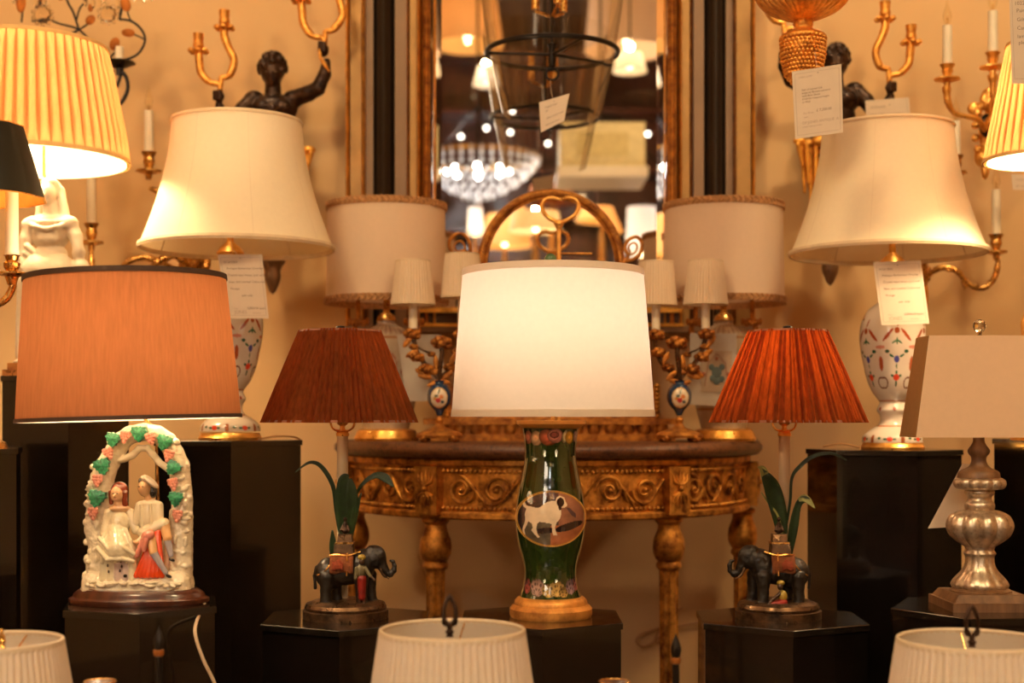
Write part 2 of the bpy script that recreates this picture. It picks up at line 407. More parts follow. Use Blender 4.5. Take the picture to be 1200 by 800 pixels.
M['cord_white'] = plain('white_flex', (.62, .46, .30), .5)
M['cord_brown'] = plain('brown_flex', (.42, .20, .07), .5)
M['grape'] = plain('rose_glaze', (.80, .33, .24), .3, nz=.25, nscale=160, coat=.3)
M['vineleaf'] = plain('green_glaze', (.03, .22, .10), .32, nz=.7, nscale=220, coat=.15)
M['bulb_lit'] = emis('lit_bulb', (1, .72, .38), 14)
M['bulb_clear'] = glassm('clear_bulb', (1, .97, .9), thin=True)
M['crystal_warm'] = glassm('hanging_crystal', (1, .93, .82), .02, 1.5)
M['crystal_cold'] = plain('cut_crystal_beads', (.80, .85, .92), .08, nz=.05, coat=1)
M['bulb_cold'] = emis('bare_bulb', (1, .90, .78), 9)
M['trim_yellow'] = plain('gold_binding', (.70, .42, .15), .7)
M['sh_coffer'] = plain('pale_yellow_panel', (.62, .50, .26), .7)
M['sh_coffer2'] = plain('yellow_panel_inset', (.52, .40, .17), .7)
M['bulb_chand'] = emis('chandelier_bulb', (1, .95, .92), 34)
M['sh_fold'] = cloth('gold_silk_fold', (.60, .26, .05), .40, .02, tcol=(.20, .06, .008))
_t = cloth('frosted_crystal_beads', (.9, .93, .97), .6, .02); M['crystal_cold'] = _t
M['sh_liner'] = cloth('white_shade_liner', (.88, .80, .68), .22, .01)
# ============================================================ THE ROOM
YW = 3.95
struct(MB().box((0, YW+.05, 2.1), 6.4, .1, 4.2), 'wall_back', M['wall'], smooth=False)
struct(MB().box((-3.15, .25, 2.1), .1, 7.3, 4.2), 'wall_left', M['wall'], smooth=False)
struct(MB().box((3.15, .25, 2.1), .1, 7.3, 4.2), 'wall_right', M['wall'], smooth=False)
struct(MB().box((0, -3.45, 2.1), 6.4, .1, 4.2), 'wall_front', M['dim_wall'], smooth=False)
struct(MB().box((0, .25, -.05), 6.4, 7.5, .1), 'floor', M['floor'], smooth=False)
struct(MB().box((0, .25, 4.25), 6.4, 7.5, .1), 'ceiling', M['ceil'], smooth=False)
struct(MB().box((0, YW-.008, .06), 6.2, .016, .12), 'baseboard_back', M['taupe'], smooth=False)

# ============================================================ pier mirror on the wall
def vstrip(px0, px1, py0, py1, y0, y1, Yref):
    a = W(px0, py0, Yref); b = W(px1, py1, Yref)
    return MB().box(((a.x+b.x)/2, (y0+y1)/2, (a.z+b.z)/2), abs(b.x-a.x), y1-y0, abs(a.z-b.z))
YM = 3.86
pm = thing('pier_mirror', 'tall gilt and black framed pier mirror on the wall above the console table', 'mirror', tuple(W(645, 388, YM)))
TOP = -420
vstrip(405, 886, TOP, 388, 3.90, 3.945, YM).build('backboard', M['taupe'], pm, smooth=False)
g = W(505, TOP, YM); h = W(785, 364, YM)
vstrip(505, 785, TOP, 364, 3.875, 3.90, YM).build('mirror_glass', M['mirror'], pm, smooth=False)
# bevelled strips of the glass
for a, b in ((509, 517), (770, 781)):
    m = MB(); A = W(a, TOP, YM); B = W(b, 364, YM); lo, hi = (3.872, 3.8745) if a < 600 else (3.8745, 3.872)
    m.add([(A.x, lo, B.z), (B.x, hi, B.z), (B.x, hi, A.z), (A.x, lo, A.z), (A.x, 3.876, B.z), (B.x, 3.876, B.z), (B.x, 3.876, A.z), (A.x, 3.876, A.z)],
          [(0, 1, 2, 3), (4, 5, 1, 0), (3, 2, 6, 7), (0, 3, 7, 4), (1, 5, 6, 2)])
    m.build('bevelled_edge', M['mirror'], pm, smooth=False)
def rail(px, w, d, mat, name, rnd=True, orn=0, y_top=TOP, y_bot=388):
    a = W(px, y_top, YM); b = W(px, y_bot, YM); r = w/2*S(YM); m = MB()
    n = 10 if rnd else 1
    if rnd:
        prof = [(-r+2*r*i/n, -sin(pi*i/n)*d) for i in range(n+1)]
        vs = [(a.x+x, 3.90+y, z) for z in (b.z, a.z) for x, y in prof]; k = n+1
        m.add(vs, [(i, i+1, k+i+1, k+i) for i in range(n)]+[(k-1, 0, k, 2*k-1), tuple(range(k))[::-1], tuple(range(k, 2*k))])
    else: m.box((a.x, 3.90-d/2, (a.z+b.z)/2), 2*r, d, a.z-b.z)
    if orn:
        z = b.z; i = 0
        while z < W(0, -10, YM).z:
            if z > W(0, 250, YM).z:
                for u in (-.55, 0, .55): m.sphere((a.x+u*r, 3.90-d*.93, z+(.5*orn if u == 0 else 0)), (r*.27, .0035, orn*.38), 6, 4)
            z += orn; i += 1
    return m.build(name, mat, pm)
for sgn, xs in ((1, [(406.5, 7, .045, 'gold', 'gilt_moulding', 1), (416.5, 13, .03, 'olive', 'flat_panel', 0), (425, 6, .045, 'gold', 'gilt_moulding', 1),
                     (432, 9, .02, 'taupe', 'flat_panel', 0), (449, 25, .05, 'black_col', 'black_half_column', 1), (469, 14, .02, 'taupe', 'flat_panel', 0),
                     (477.5, 5, .035, 'gold_red', 'gilt_fillet', 1), (484, 8, .03, 'olive', 'flat_panel', 0), (490.5, 6, .055, 'gold', 'gilt_moulding', 1),
                     (499.5, 13, .035, 'gold_red', 'carved_frieze', 2), (509, 6, .045, 'gold', 'gilt_moulding', 1)]),
                (-1, [(884, 7, .045, 'gold', 'gilt_moulding', 1), (872, 17, .03, 'olive', 'flat_panel', 0), (862, 4, .045, 'gold_red', 'gilt_moulding', 1),
                      (856, 8, .02, 'taupe', 'flat_panel', 0), (839, 26, .05, 'black_col', 'black_half_column', 1), (820, 12, .02, 'taupe', 'flat_panel', 0),
                      (810.5, 4, .035, 'gold_red', 'gilt_fillet', 1), (804, 9, .03, 'olive', 'flat_panel', 0), (798, 5, .05, 'gold', 'gilt_moulding', 1),
                      (788, 15, .035, 'gold_red', 'carved_frieze', 2), (779.5, 4, .045, 'gold', 'gilt_moulding', 1)])):
    for px, wd, d, mt, nm, kind in xs: rail(px, wd, d, M[mt], nm, kind > 0, .008 if kind == 2 else 0)
vstrip(405, 886, 382, 389, 3.85, 3.90, YM).build('bottom_rail', M['taupe'], pm, smooth=False)
vstrip(489, 800, 360, 366, 3.856, 3.90, YM).build('bottom_fillet', M['gold'], pm, smooth=False)
vstrip(489, 800, 366, 379, 3.87, 3.90, YM).build('bottom_panel', M['trim_dark'], pm, smooth=False)
vstrip(489, 800, 379, 383, 3.845, 3.90, YM).build('bottom_fillet', M['gold'], pm, smooth=False)

# ============================================================ demilune console table
TY = 3.80; TZ = H-.0565
def dl(rx, ry, n=48, y0=TY):   # half ellipse bulging to the camera
    return [(W(645, 0, 3.5).x*0+.095+rx*cos(pi+pi*i/n), y0-ry*sin(pi*i/n)) for i in range(n+1)]
TCX = .095
ct = thing('console_table', 'gilt demilune console table with brown marble top against the wall', 'table', (TCX, TY, 0))
def slab(rx, ry, z0, z1, rnd=0, n=48):
    lay = [(z0, -rnd), (z0+rnd, 0), (z1-rnd, 0), (z1, -rnd)] if rnd else [(z0, 0), (z1, 0)]
    m = MB(); vs = []; k = n+1
    for z, e in lay: vs += [(x, y, z) for x, y in dl(rx+e, ry+e, n)]
    fs = []; L = len(lay)
    for i in range(L-1):
        for j in range(n): fs.append((i*k+j, i*k+j+1, (i+1)*k+j+1, (i+1)*k+j))
        fs.append((i*k+n, i*k, (i+1)*k, (i+1)*k+n))
    fs += [tuple(range(k))[::-1], tuple(range((L-1)*k, L*k))]
    return m.add(vs, fs)
RX, RY = .565, .60
slab(RX, RY, TZ-.036, TZ, .012).build('marble_top', M['marble'], ct, ang=50)
slab(RX-.03, RY-.03, TZ-.055, TZ-.036, .004).build('upper_moulding', M['gold_dull'], ct)
slab(RX-.045, RY-.045, TZ-.165, TZ-.055).build('carved_apron', M['gold_dull'], ct)
slab(RX-.032, RY-.032, TZ-.178, TZ-.160, .004).build('lower_moulding', M['gold_dull'], ct)
def ap(phi, off=0): # point on apron surface; phi = angle from camera-facing axis
    a = -pi/2+phi; rx, ry = RX-.045+off, RY-.045+off
    return Vector((TCX+rx*cos(a), TY+ry*sin(a), 0))
for zz, nm in ((TZ-.066, 'beading'), (TZ-.152, 'beading')):
    m = MB(); i = 0; ph = -1.42
    while ph < 1.42:
        p = ap(ph, .004); p.z = zz; m.sphere(p, .0052, 6, 4)
        t = (ap(ph+.01)-ap(ph)).length/.01; ph += .0118/t
    m.build(nm, M['gold_dull'], ct, kind='stuff')
def scroll(ph, z, r, d, turns=1.5, flip=1):
    pts = []; n = 26
    for i in range(n+1):
        t = i/n; a = t*turns*2*pi; rr = r*(1-t*.85)
        p = ap(ph, .003+.004*t); tt = (ap(ph+.01)-ap(ph-.01)).normalized()
        pts.append(Vector((p.x, p.y, z))+tt*(rr*cos(a+ (0 if d > 0 else pi))*1.0)+Vector((0, 0, flip*rr*sin(a)*d)))
    return pts
segs = [(-1.22, -.62, 4), (-.50, .50, 6), (.62, 1.22, 4)]
for a, b, n in segs:
    for i in range(n):
        ph = a+(b-a)*(i+.5)/n; d = 1 if i < n/2 else -1; fl = 1 if i % 2 else -1
        zc = TZ-.109; m = MB()
        m.tube(scroll(ph, zc, .034, d, 1.6, fl), [.0055, .005, .004, .003, .0045], 6)
        m.sphere(tuple(ap(ph, .006))[:2]+(zc,), (.006, .005, .006), 8, 5)
        # connecting leafy stem
        q = []
        for k in range(9):
            t = k/8; p = ap(ph+(b-a)/n*(t-.1)*.95, .003); p.z = zc-fl*.034*cos(t*pi*1.0); q.append(p)
        m.tube(q, [.002, .0045, .006, .0045, .002], 6)
        for k in (2, 4, 6):
            p = q[k].copy(); e = p+(q[min(k+2, 8)]-p)*.6+Vector((0, 0, fl*.014)); m.tube([p, (p+e)/2+Vector((0, -.002, fl*.004)), e], [.004, .0045, .001], 6)
        m.build('carved_scroll', M['gold_dull'], ct)
legX = [(-.56, 1), (.56, 1)]
for ph in (-.56, .56, -1.34, 1.34):
    p = ap(ph, -.002)
    tt = (ap(ph+.01)-ap(ph-.01)).normalized(); rz = math.atan2(tt.y, tt.x)
    MB().box((p.x, p.y+.01, TZ-.112), .062, .075, .112, rz).build('corner_block', M['gold_dull'], ct, smooth=False)
    nn = Vector((tt.y, -tt.x, 0)); m = MB()
    c = Vector((p.x, p.y+.01, TZ-.107))+nn*.040
    for s in (-1, 1):
        for k in range(-2, 3):
            e = c+Vector((0, 0, s*(.044-.005*abs(k))))+tt*(.0115*k)
            m.tube([c+Vector((0, 0, s*.006)), (c+e)/2+tt*.0035*k-nn*.001, e-nn*.002], [.0025, .0042, .001], 7)
    m.sphere(c+nn*.003, .0065, 8, 6); m.build('acanthus_carving', M['gold_dull'], ct)
    # turned, fluted leg
    bx, by = (p.x, p.y+.025)
    prof = [(.001, 0), (.022, 0), (.022, .03), (.017, .05), (.022, .09), (.0235, .50), (.024, .565), (.030, .572), (.030, .580), (.026, .586), (.032, .592), (.037, .605), (.038, .62), (.036, .637), (.029, .655), (.026, .665), (.026, .673), (.033, .680), (.033, .686), (.028, .690), (.001, .690)]
    k = (TZ-.178)/.690
    prof = [(r, z if z < .5 else z+(TZ-.176-.690)) for r, z in prof]
    fl = lambda th, t: 1-.10*max(0, cos(8*th)) if .15 < t < .28 else 1
    m = MB(); m.lathe(bx, by, prof[:6], 48, None); 
    prof2 = dense(prof[3:7], .02); m = MB(); m.lathe(bx, by, prof[:4], 32); m.lathe(bx, by, prof2, 64, lambda th, t: 1-.13*abs(sin(5*th))**.6*-1*-1); m.lathe(bx, by, prof[6:], 40)
    m.build('turned_leg', M['gold_dull'], ct)

# ============================================================ black display pedestals
def pedestal(px, Y, Rr, rot, z, label, group='black lacquered hexagonal display pedestals', rim=.012):
    cx = (px-600)*Y/F; t = thing('pedestal', label, 'pedestal', (cx, Y, 0), group)
    m = MB(); vs = []
    A = [radians(rot+60*i) for i in range(6)]
    for zz, rr in ((0, Rr-.004), (z-.0125, Rr-.004)): vs += [(cx+rr*cos(a), Y+rr*sin(a), zz) for a in A]
    m.add(vs, [(i, (i+1) % 6, 6+(i+1) % 6, 6+i) for i in range(6)]+[tuple(range(6))[::-1], tuple(range(6, 12))])
    m.build('body', M['lacquer'], t, smooth=False)
    m = MB(); vs = []
    for zz, rr in ((z-.012, Rr), (z-.0012, Rr), (z, Rr-.0015)): vs += [(cx+rr*cos(a), Y+rr*sin(a), zz) for a in A]
    m.add(vs, [(k*6+i, k*6+(i+1) % 6, k*6+6+(i+1) % 6, k*6+6+i) for k in (0, 1) for i in range(6)]+[tuple(range(6))[::-1], tuple(range(12, 18))])
    m.build('top_slab', M['lacquer_top'], t, smooth=False)
    return t
def zt(py, Y): return H-(py-HOR)*Y/F
ZA, YA = zt(706, 2.5), 2.5
ZB, YB = zt(723, 2.78), 2.78
ZC, YC = zt(722, 2.70), 2.70
ZE, YE = zt(711, 2.62), 2.62
ZF, YF = zt(515, 3.3), 3.3
ZH, YH = zt(526, 3.3), 3.3
pedestal(166, YA, .147, -16.7, ZA, 'black pedestal under the pottery couple lamp')
pedestal(407, YB, .180, -28, ZB, 'black pedestal under the left elephant lamp')
pedestal(634, YC, .172, -30, ZC, 'black pedestal under the green vase lamp')
pedestal(914, YB, .180, -33, ZB, 'black pedestal under the right elephant lamp')
pedestal(1153, YE, .176, 4.7, ZE, 'black pedestal under the silvered glass lamp')
pedestal(266, YF, .19, -16, ZF, 'tall black pedestal under the left flowered porcelain lamp')
pedestal(1035, YH, .178, -20, ZH, 'tall black pedestal under the right flowered porcelain lamp')
pedestal(76, 3.15, .155, -10, zt(442, 3.15), 'tallest black pedestal, under the white statue lamp')
pedestal(-62, 2.75, .155, -14, zt(524, 2.75), 'dark pedestal cut off by the left edge, lower than the statue pedestal')
pedestal(1262, 3.1, .175, -20, zt(514, 3.1), 'tall black pedestal cut off by the right edge, behind the silvered glass lamp')

# ============================================================ shade helpers
def bulb(t, loc, r=.018, lit=True, power=0, color=WARM, soft=.02):
    m = MB(); m.sphere(loc, (r, r, r*1.25), 12, 8); m.lathe(loc[0], loc[1], [(r*.5, loc[2]-r*2), (r*.55, loc[2]-r)], 12)
    m.build('bulb', M['bulb_lit'] if lit else M['bulb_clear'], t)
    if power:
        p = point('lamp_light', (loc[0], loc[1], loc[2]+r*2.2), power, color, soft)
def spider(t, cx, cy, z, r, mat='brass', n=3, a0=.5):
    m = MB()
    for k in range(n):
        a = a0+2*pi*k/n; m.tube([(cx, cy, z-.012), (cx+r*.5*sin(a), cy-r*.5*cos(a), z-.012), (cx+r*.985*sin(a), cy-r*.985*cos(a), z-.002)], .0016, 6)
    m.lathe(cx, cy, [(.001, z-.016), (.008, z-.016), (.008, z-.008), (.001, z-.008)], 12); m.build('shade_carrier', M[mat], t)
def shade(t, cx, cy, prof, mat, seg=96, rip=None, trim=None, tr=(.004, .004), th=.0009, lining=None, name='lamp_shade', label=None):
    # prof in metres, top to bottom
    m = MB(); m.lathe(cx, cy, prof, seg, rip, cap=False); sh = m.build(name, M[mat], t, ang=60 if not rip else 75, label=label)
    if lining:
        m = MB(); m.lathe(cx, cy, [(r-.003, z) for r, z in prof], 64, None, cap=False); m.build('lining', M[lining], sh)
    if trim:
        for (r, z), hgt, nm in ((prof[0], tr[0], 'top_trim'), (prof[-1], tr[1], 'bottom_trim')):
            if hgt <= 0: continue
            s = -1 if nm == 'top_trim' else 1; m = MB(); a = .0022
            sl = (prof[1][0]-prof[0][0])/(prof[0][1]-prof[1][1]) if nm == 'top_trim' else -(prof[-1][0]-prof[-2][0])/(prof[-2][1]-prof[-1][1])
            z2 = z+s*hgt; r2 = r+sl*hgt
            m.lathe(cx, cy, [(r+a, z), (r2+a, z2), (r2-a, z2), (r-a, z), (r+a, z)], 96, None, cap=False); m.build(nm, M[trim], sh)
    return sh
def pleats(n, amp, irr=0, seed=1, shape=1):
    rr = random.Random(seed); ks = [1+irr*(rr.random()-.5)*2 for _ in range(n)]; off = [irr*.35*(rr.random()-.5) for _ in range(n)]
    def f(th, t):
        u = (th % (2*pi))/(2*pi)*n; i = int(u) % n; x = u-int(u)
        return 1+amp*ks[i]*((1-abs(2*x-1)) if shape == 0 else abs(sin(pi*x))**.7)+amp*off[i]
    return f
def gathers(sh, cx, cy, prof, n, mat, seed, amp):
    # uneven overlaps of the gathered cloth, a second layer behind it
    rr = random.Random(seed); m = MB(); P = dense(prof, .02); L = len(P)
    for k in range(n):
        a = 2*pi*(k+rr.uniform(-.3, .3))/n; w0 = rr.uniform(.10, .42)*2*pi/n; w1 = w0*rr.uniform(.4, 1.1); vs = []
        for i, (r, z) in enumerate(P):
            wd = w0+(w1-w0)*i/(L-1)
            for dl in (-wd, 0, wd): vs.append((cx+(r*(1-amp)-.0008)*sin(a+dl), cy-(r*(1-amp)-.0008)*cos(a+dl), z))
        m.add(vs, [(i*3+j, i*3+j+1, i*3+3+j+1, i*3+3+j) for i in range(L-1) for j in (0, 1)])
    m.build('pleat_folds', mat, sh, ang=179, kind='stuff')
# ============================================================ LAMP: Staffordshire couple
q = PX(YA); s = S(YA)
fl = thing('figurine_lamp', 'white pottery lamp of a couple seated under a vine arch, wide russet shade', 'lamp', (q(163, 0).x, YA, ZA))
# oval stepped mahogany base
m = MB(); zb = ZA
def op(h0, pts): return [(r*s, zb+h*s) for r, h in pts]
m.lathe(q(163, 0).x, YA, op(0, [(.1, 0), (80, 0), (82, 2), (82, 6), (78, 8), (77, 9), (76, 12), (72, 15), (69, 17), (.1, 17)]), 72, sy=.52)
m.build('wooden_base', M['mahogany'], fl)
# pottery: white body
wh = rgb(240, 226, 196)
Y0 = 0
pr = []
top = 690
def oy(py): return py+0
# base block
for x in range(112, 214, 9): pr.append(C(q(x, 694, -8), q(x, 682, -8), 15*s, 14*s, wh)); 
for x in range(112, 214, 9): pr.append(C(q(x, 694, 10), q(x, 682, 10), 15*s, 14*s, wh))
L = [(114, 684, 15), (115, 662, 15), (117, 640, 14), (112, 620, 14), (114, 600, 14), (116, 580, 14.5), (119, 560, 14), (125, 545, 13), (134, 529, 12), (142, 516, 11), (152, 509, 10.5), (168, 506, 10.5), (184, 509, 10.5), (195, 517, 11), (203, 530, 11), (209, 545, 12), (211, 565, 12), (213, 585, 12), (212, 605, 13), (211, 625, 14), (211, 645, 14), (211, 665, 14), (210, 684, 14)]
pr += chain([q(x, y, 4) for x, y, r in L], [r*s for x, y, r in L], wh)
pr += chain([q(x, y, 0) for x, y in ((133, 540), (146, 537), (156, 533), (163, 525), (172, 525), (179, 532), (187, 542), (197, 549), (206, 552))], [5*s, 4.5*s, 4*s, 4*s, 4*s, 4*s, 4*s, 4*s, 5*s], wh)
for x, y, r in ((109, 547, 4), (103, 590, 5), (105, 655, 7), (219, 545, 4), (221, 583, 5), (220, 603, 6), (103, 612, 6), (104, 675, 8), (219, 660, 7), (101, 635, 4), (131, 517, 6), (206, 518, 5)): pr.append(E(q(x, y, 0), (r*s,)*3, wh))
# back fill behind the figures, wicker seat, ground
for x in range(122, 205, 8): pr.append(C(q(x, 690, 10), q(x, 640 if x < 190 else 632, 12), 8*s, 6*s, wh))
for x, y0 in ((124, 562), (129, 590), (134, 610), (205, 585), (202, 600), (198, 622)): pr.append(C(q(x, 690, 4), q(x, y0, 6), 8*s, 5*s, wh))
rr = random.Random(3)
for i in range(46):
    x = 108+rr.random()*106; pr.append(E(q(x, 679+rr.random()*5, -18-rr.random()*6), ((3+rr.random()*3)*s, 4*s, 2.2*s), wh, rr.random()-.5))
for i in range(60):
    y = 560+rr.random()*110; sd = rr.random() < .5; x = (106+rr.random()*14) if sd else (205+rr.random()*15)
    pr.append(E(q(x, y, -6-rr.random()*4), (2.6*s, 3*s, (3+4*rr.random())*s), wh, rr.random()*2))
blob('pottery_arch', pr, .0011, M['china_mat'], fl, smooth=2, nz=.0008, nsc=160)
m = MB(); m.lathe(q(163, 0).x, YA, [(58*s, q(0, 693.5).z), (58.4*s, q(0, 693).z), (58*s, q(0, 692.5).z)], 60, sy=.42)
# figures
sk = rgb(238, 190, 140); iv = rgb(240, 226, 190); wf = []
wf += [E(q(141.5, 578, -14), (8*s, 8*s, 10*s), sk), C(q(142, 586, -13), q(143, 592, -12), 5*s, 6*s, sk), E(q(140.4, 580, -22), (1.5*s, 1.8*s, 2*s), sk), E(q(143, 595, -11), (13*s, 8*s, 5*s), sk)]
wf += [E(q(143, 611, -12), (13*s, 10*s, 14*s), iv), C(q(131, 600, -12), q(127, 625, -16), 6*s, 5*s, iv), C(q(127, 625, -16), q(140, 634, -22), 5*s, 3.5*s, iv), C(q(155, 600, -10), q(163, 620, -14), 5.5*s, 5*s, iv), E(q(142, 620, -20), (2.5*s, 2*s, 10*s), iv)]
wf += [C(q(141, 622, -13), q(144, 640, -18), 13*s, 17*s, iv), E(q(156, 641, -17), (9*s, 9*s, 8*s), iv)]
for k in range(11):
    a = k/10; wf += chain([q(133+a*20, 618, -20), q(123+a*36, 634+3*sin(k*2.3), -27+6*abs(a-.5)), q(122+a*40, 652+4*sin(k*1.7), -25+6*abs(a-.5))], [1.8*s, 2.6*s, 2.4*s], iv)
wf += chain([q(124, 628, -26), q(136, 640, -31), q(152, 638, -31), q(164, 646, -26)], [2.6*s]*4, iv)+chain([q(122, 640, -26), q(134, 652, -30), q(150, 651, -30), q(163, 655, -25)], [2.6*s]*4, iv)
lil = rgb(214, 190, 178)
for x, x2 in ((128, 126), (136, 134), (144, 143), (152, 152), (159, 160)): wf.append(C(q(x, 642, -18), q(x2, 676, -17), 5*s, 5.2*s, lil if x in (144, 152) else iv))
W1 = blob('seated_woman', wf, .0010, M['china_mat'], fl, smooth=3, nz=.0004, nsc=220)
hr = rgb(130, 50, 22)
blob('hair', [E(q(143, 574.5, -10), (10.5*s, 9*s, 11*s), hr), C(q(150.5, 577, -15), q(150, 590, -13), 3.6*s, 3.4*s, hr), C(q(134, 576, -15), q(134, 588, -13), 2.8*s, 2.6*s, hr)], .0008, M['china_mat'], W1, smooth=2)
m = MB()
for x in (138.6, 143.2): m.sphere(q(x, 577, -21.4), (1.3*s, .8*s, .7*s), 8, 5)
m.build('eyes', M['iron'], W1)
MB().sphere(q(141, 583.5, -20.8), (1.7*s, .8*s, .6*s), 8, 5).build('mouth', M['grape'], W1)
MB().sphere(q(153, 672, -23), (2.5*s, 3*s, 2*s), 8, 6).build('shoe', M['iron'], W1)
mm = MB()
for x, y in ((148, 655), (149, 661), (147, 666), (133, 660), (134, 667)): mm.sphere(q(x, y, -23.6), (1.2*s, .8*s, 2*s), 6, 4)
mm.build('painted_sprigs', M['trim_dark'], W1)
mf = [E(q(178, 590, -10), (13*s, 8*s, 6*s), iv), E(q(173, 571, -14), (7.5*s, 8*s, 10*s), sk), E(q(166.5, 571, -16), (1.6*s, 1.6*s, 1.6*s), sk), C(q(176, 578, -12), q(177, 588, -11), 4*s, 4.5*s, sk),
      E(q(178, 604, -10), (14*s, 10*s, 21*s), iv), C(q(170, 590, -19), q(172, 618, -20), 1.6*s, 1.6*s, iv), C(q(181, 590, -19), q(182, 616, -20), 1.6*s, 1.6*s, iv), C(q(167, 592, -10), q(162, 612, -13), 6*s, 5*s, iv), C(q(188, 592, -10), q(190, 615, -14), 6*s, 5.5*s, iv), C(q(190, 615, -14), q(168, 632, -22), 5*s, 3*s, iv), E(q(166, 633, -23), (4*s, 3*s, 2.6*s), sk)]
tan = rgb(226, 176, 118); gr = rgb(176, 170, 176)
mf += [C(q(181, 622, -18), q(186, 644, -25), 6*s, 5*s, tan), C(q(187, 646, -25), q(200, 668, -24), 4.6*s, 3*s, gr), C(q(196, 612, -14), q(201, 628, -20), 6.5*s, 5.5*s, tan), C(q(201, 630, -20), q(205, 648, -20), 4.6*s, 3*s, gr),
       C(q(172, 622, -16), q(196, 612, -16), 7*s, 6*s, iv)]
M1 = blob('seated_man', mf, .0010, M['china_mat'], fl, smooth=2)
bl = rgb(30, 18, 14)
blob('hair', [E(q(182, 575, -10), (5*s, 6*s, 8*s), bl), E(q(168.5, 563, -12), (3*s, 5*s, 4*s), bl)], .0008, M['china_mat'], M1, smooth=1)
m = MB(); m.sphere(q(180, 563.5, -13), (11.5*s, 11*s, 3.4*s), 20, 10, Matrix.Rotation(radians(42), 3, 'Y')); m.sphere(q(174.5, 561, -13), (7*s, 8*s, 4*s), 16, 8, Matrix.Rotation(radians(30), 3, 'Y')); m.build('beret', M['statue'], M1)
m = MB()
for x in (168.5, 172.8): m.sphere(q(x, 569, -21.4), (1.3*s, .8*s, .7*s), 8, 5)
m.build('eyes', M['iron'], M1)
m = MB()
for a, b in (((203, 668), (205, 673)), ((204, 650), (211, 654))):
    m = MB(); m.sphere(q((a[0]+b[0])/2, b[1]-1, -26), (4*s, 3.5*s, 1.9*s), 10, 6, Matrix.Rotation(radians(25), 3, 'Y')); m.build('shoe', M['iron'], M1)
orc = rgb(228, 70, 14); ck = []
for k in range(7):
    a = k/6; ck.append(C(q(184+a*7, 624-3*a, -19), q(165+a*30, 672, -22+3*abs(a-.5)), 2.4*s, 3.2*s, orc))
blob('orange_drape', ck, .0009, M['china_mat'], M1, smooth=1)
pk = rgb(224, 140, 120)
blob('pink_sash', [E(q(180, 625, -26), (8*s, 5*s, 6*s), pk, -.4), C(q(176, 628, -26), q(167, 648, -25), 4*s, 3*s, pk), C(q(178, 630, -28), q(176, 642, -27), 3.5*s, 2.5*s, pk)], .0009, M['china_mat'], M1, smooth=2, nz=.0005, nsc=300)
m = MB(); m.tube([q(106, 686.5, -20.5), q(125, 689.6, -27), q(163, 691, -27.5), q(200, 689.6, -27), q(218, 686, -20)], .5*s, 5); m.build('gilt_line', M['brass'], fl)
# leaves and grape bunches
def jag(cx, cy, r, n, rot, kind):
    out = []
    for i in range(n):
        a = 2*pi*i/n+rot; k = r*(1 if i % 2 else .82)
        if kind == 'v': k *= (1.05-.22*cos(3*(a-rot))*.8)
        out.append((q(cx+k*sin(a), 0).x, q(0, cy-k*cos(a)).z))
    return out
for cx, cy, r, ro in ((136, 514, 8.5, .2), (166, 507, 9, 0), (196, 517, 9, .3), (123, 545, 9.5, -.3), (117, 582, 10, .2), (206, 547, 8.5, .6), (209, 583, 8.5, .1)):
    MB().prism(jag(cx, cy, r, 22, ro, 'v'), YA-15*s, YA-6*s, 1.6*s).build('vine_leaf', M['vineleaf'], fl, smooth=False)
for cx, cy, ro in ((150, 511, .2), (180, 513, -.3), (131, 530, -.4), (201, 533, .3), (118, 562, .1), (206, 566, -.2), (113, 600, .0), (211, 603, .1)):
    m = MB(); rr = random.Random(int(cx)); Mr = Matrix.Rotation(ro, 3, 'Y')
    for row, wd in ((0, 3), (1, 3), (2, 2), (3, 1)):
        for k in range(wd): m.sphere(q(cx, cy, -14)+Mr @ Vector(((k-(wd-1)/2)*3.7*s, 0, (4.2-row*3.4)*s)), (2.7*s, 2.6*s, 2.7*s), 7, 5)
    m.build('grape_bunch', M['grape'], fl)
# rod + shade
MB().tube([q(180, 520, 14), q(176, 500, 12), q(163, 486, 8), q(156, 470, 3), q(153, 440)], 1.6*s, 8).build('lamp_rod', M['brass'], fl)
MB().tube([q(181, 690, 22), q(181, 600, 20), q(180, 520, 14)], 1.4*s, 8).build('rear_rod', M['brass'], fl)
bulb(fl, tuple(q(153, 425)), .022, True, 9.0, (1, .74, .46))
m_ = MB()
prof = lp([(114.5, 323), (118, 365), (121.5, 408), (125, 450), (128, 492)], YA)
shd = shade(fl, q(152.5, 0).x, YA, prof, 'sh_brown', 128, None, 'trim_dark', (.009, .007), lining='sh_liner')
spider(shd, q(152.5, 0).x, YA, prof[0][1]-.004, 114*s)
c0 = Vector((0, 0, prof[-1][1]-ZA)); Rt = Matrix.Translation(c0) @ Matrix.Rotation(radians(-1.6), 4, 'Y') @ Matrix.Translation(-c0)
for o in [shd]+list(shd.children): o.data.transform(Rt)
# cord over the pedestal edge
single(MB().tube(cr([q(241, 706, -6), q(243, 722, -60), q(247, 735, -78), q(256, 760, -80), q(268, 785, -80), q(285, 830, -80), q(300, 900, -60), (q(310, 0).x, YA-.05, .01)], 6), 2.0*s, 8), 'power_cord', M['cord_white'], 'cream flex hanging over the right edge of the pedestal under the pottery couple', 'cord')

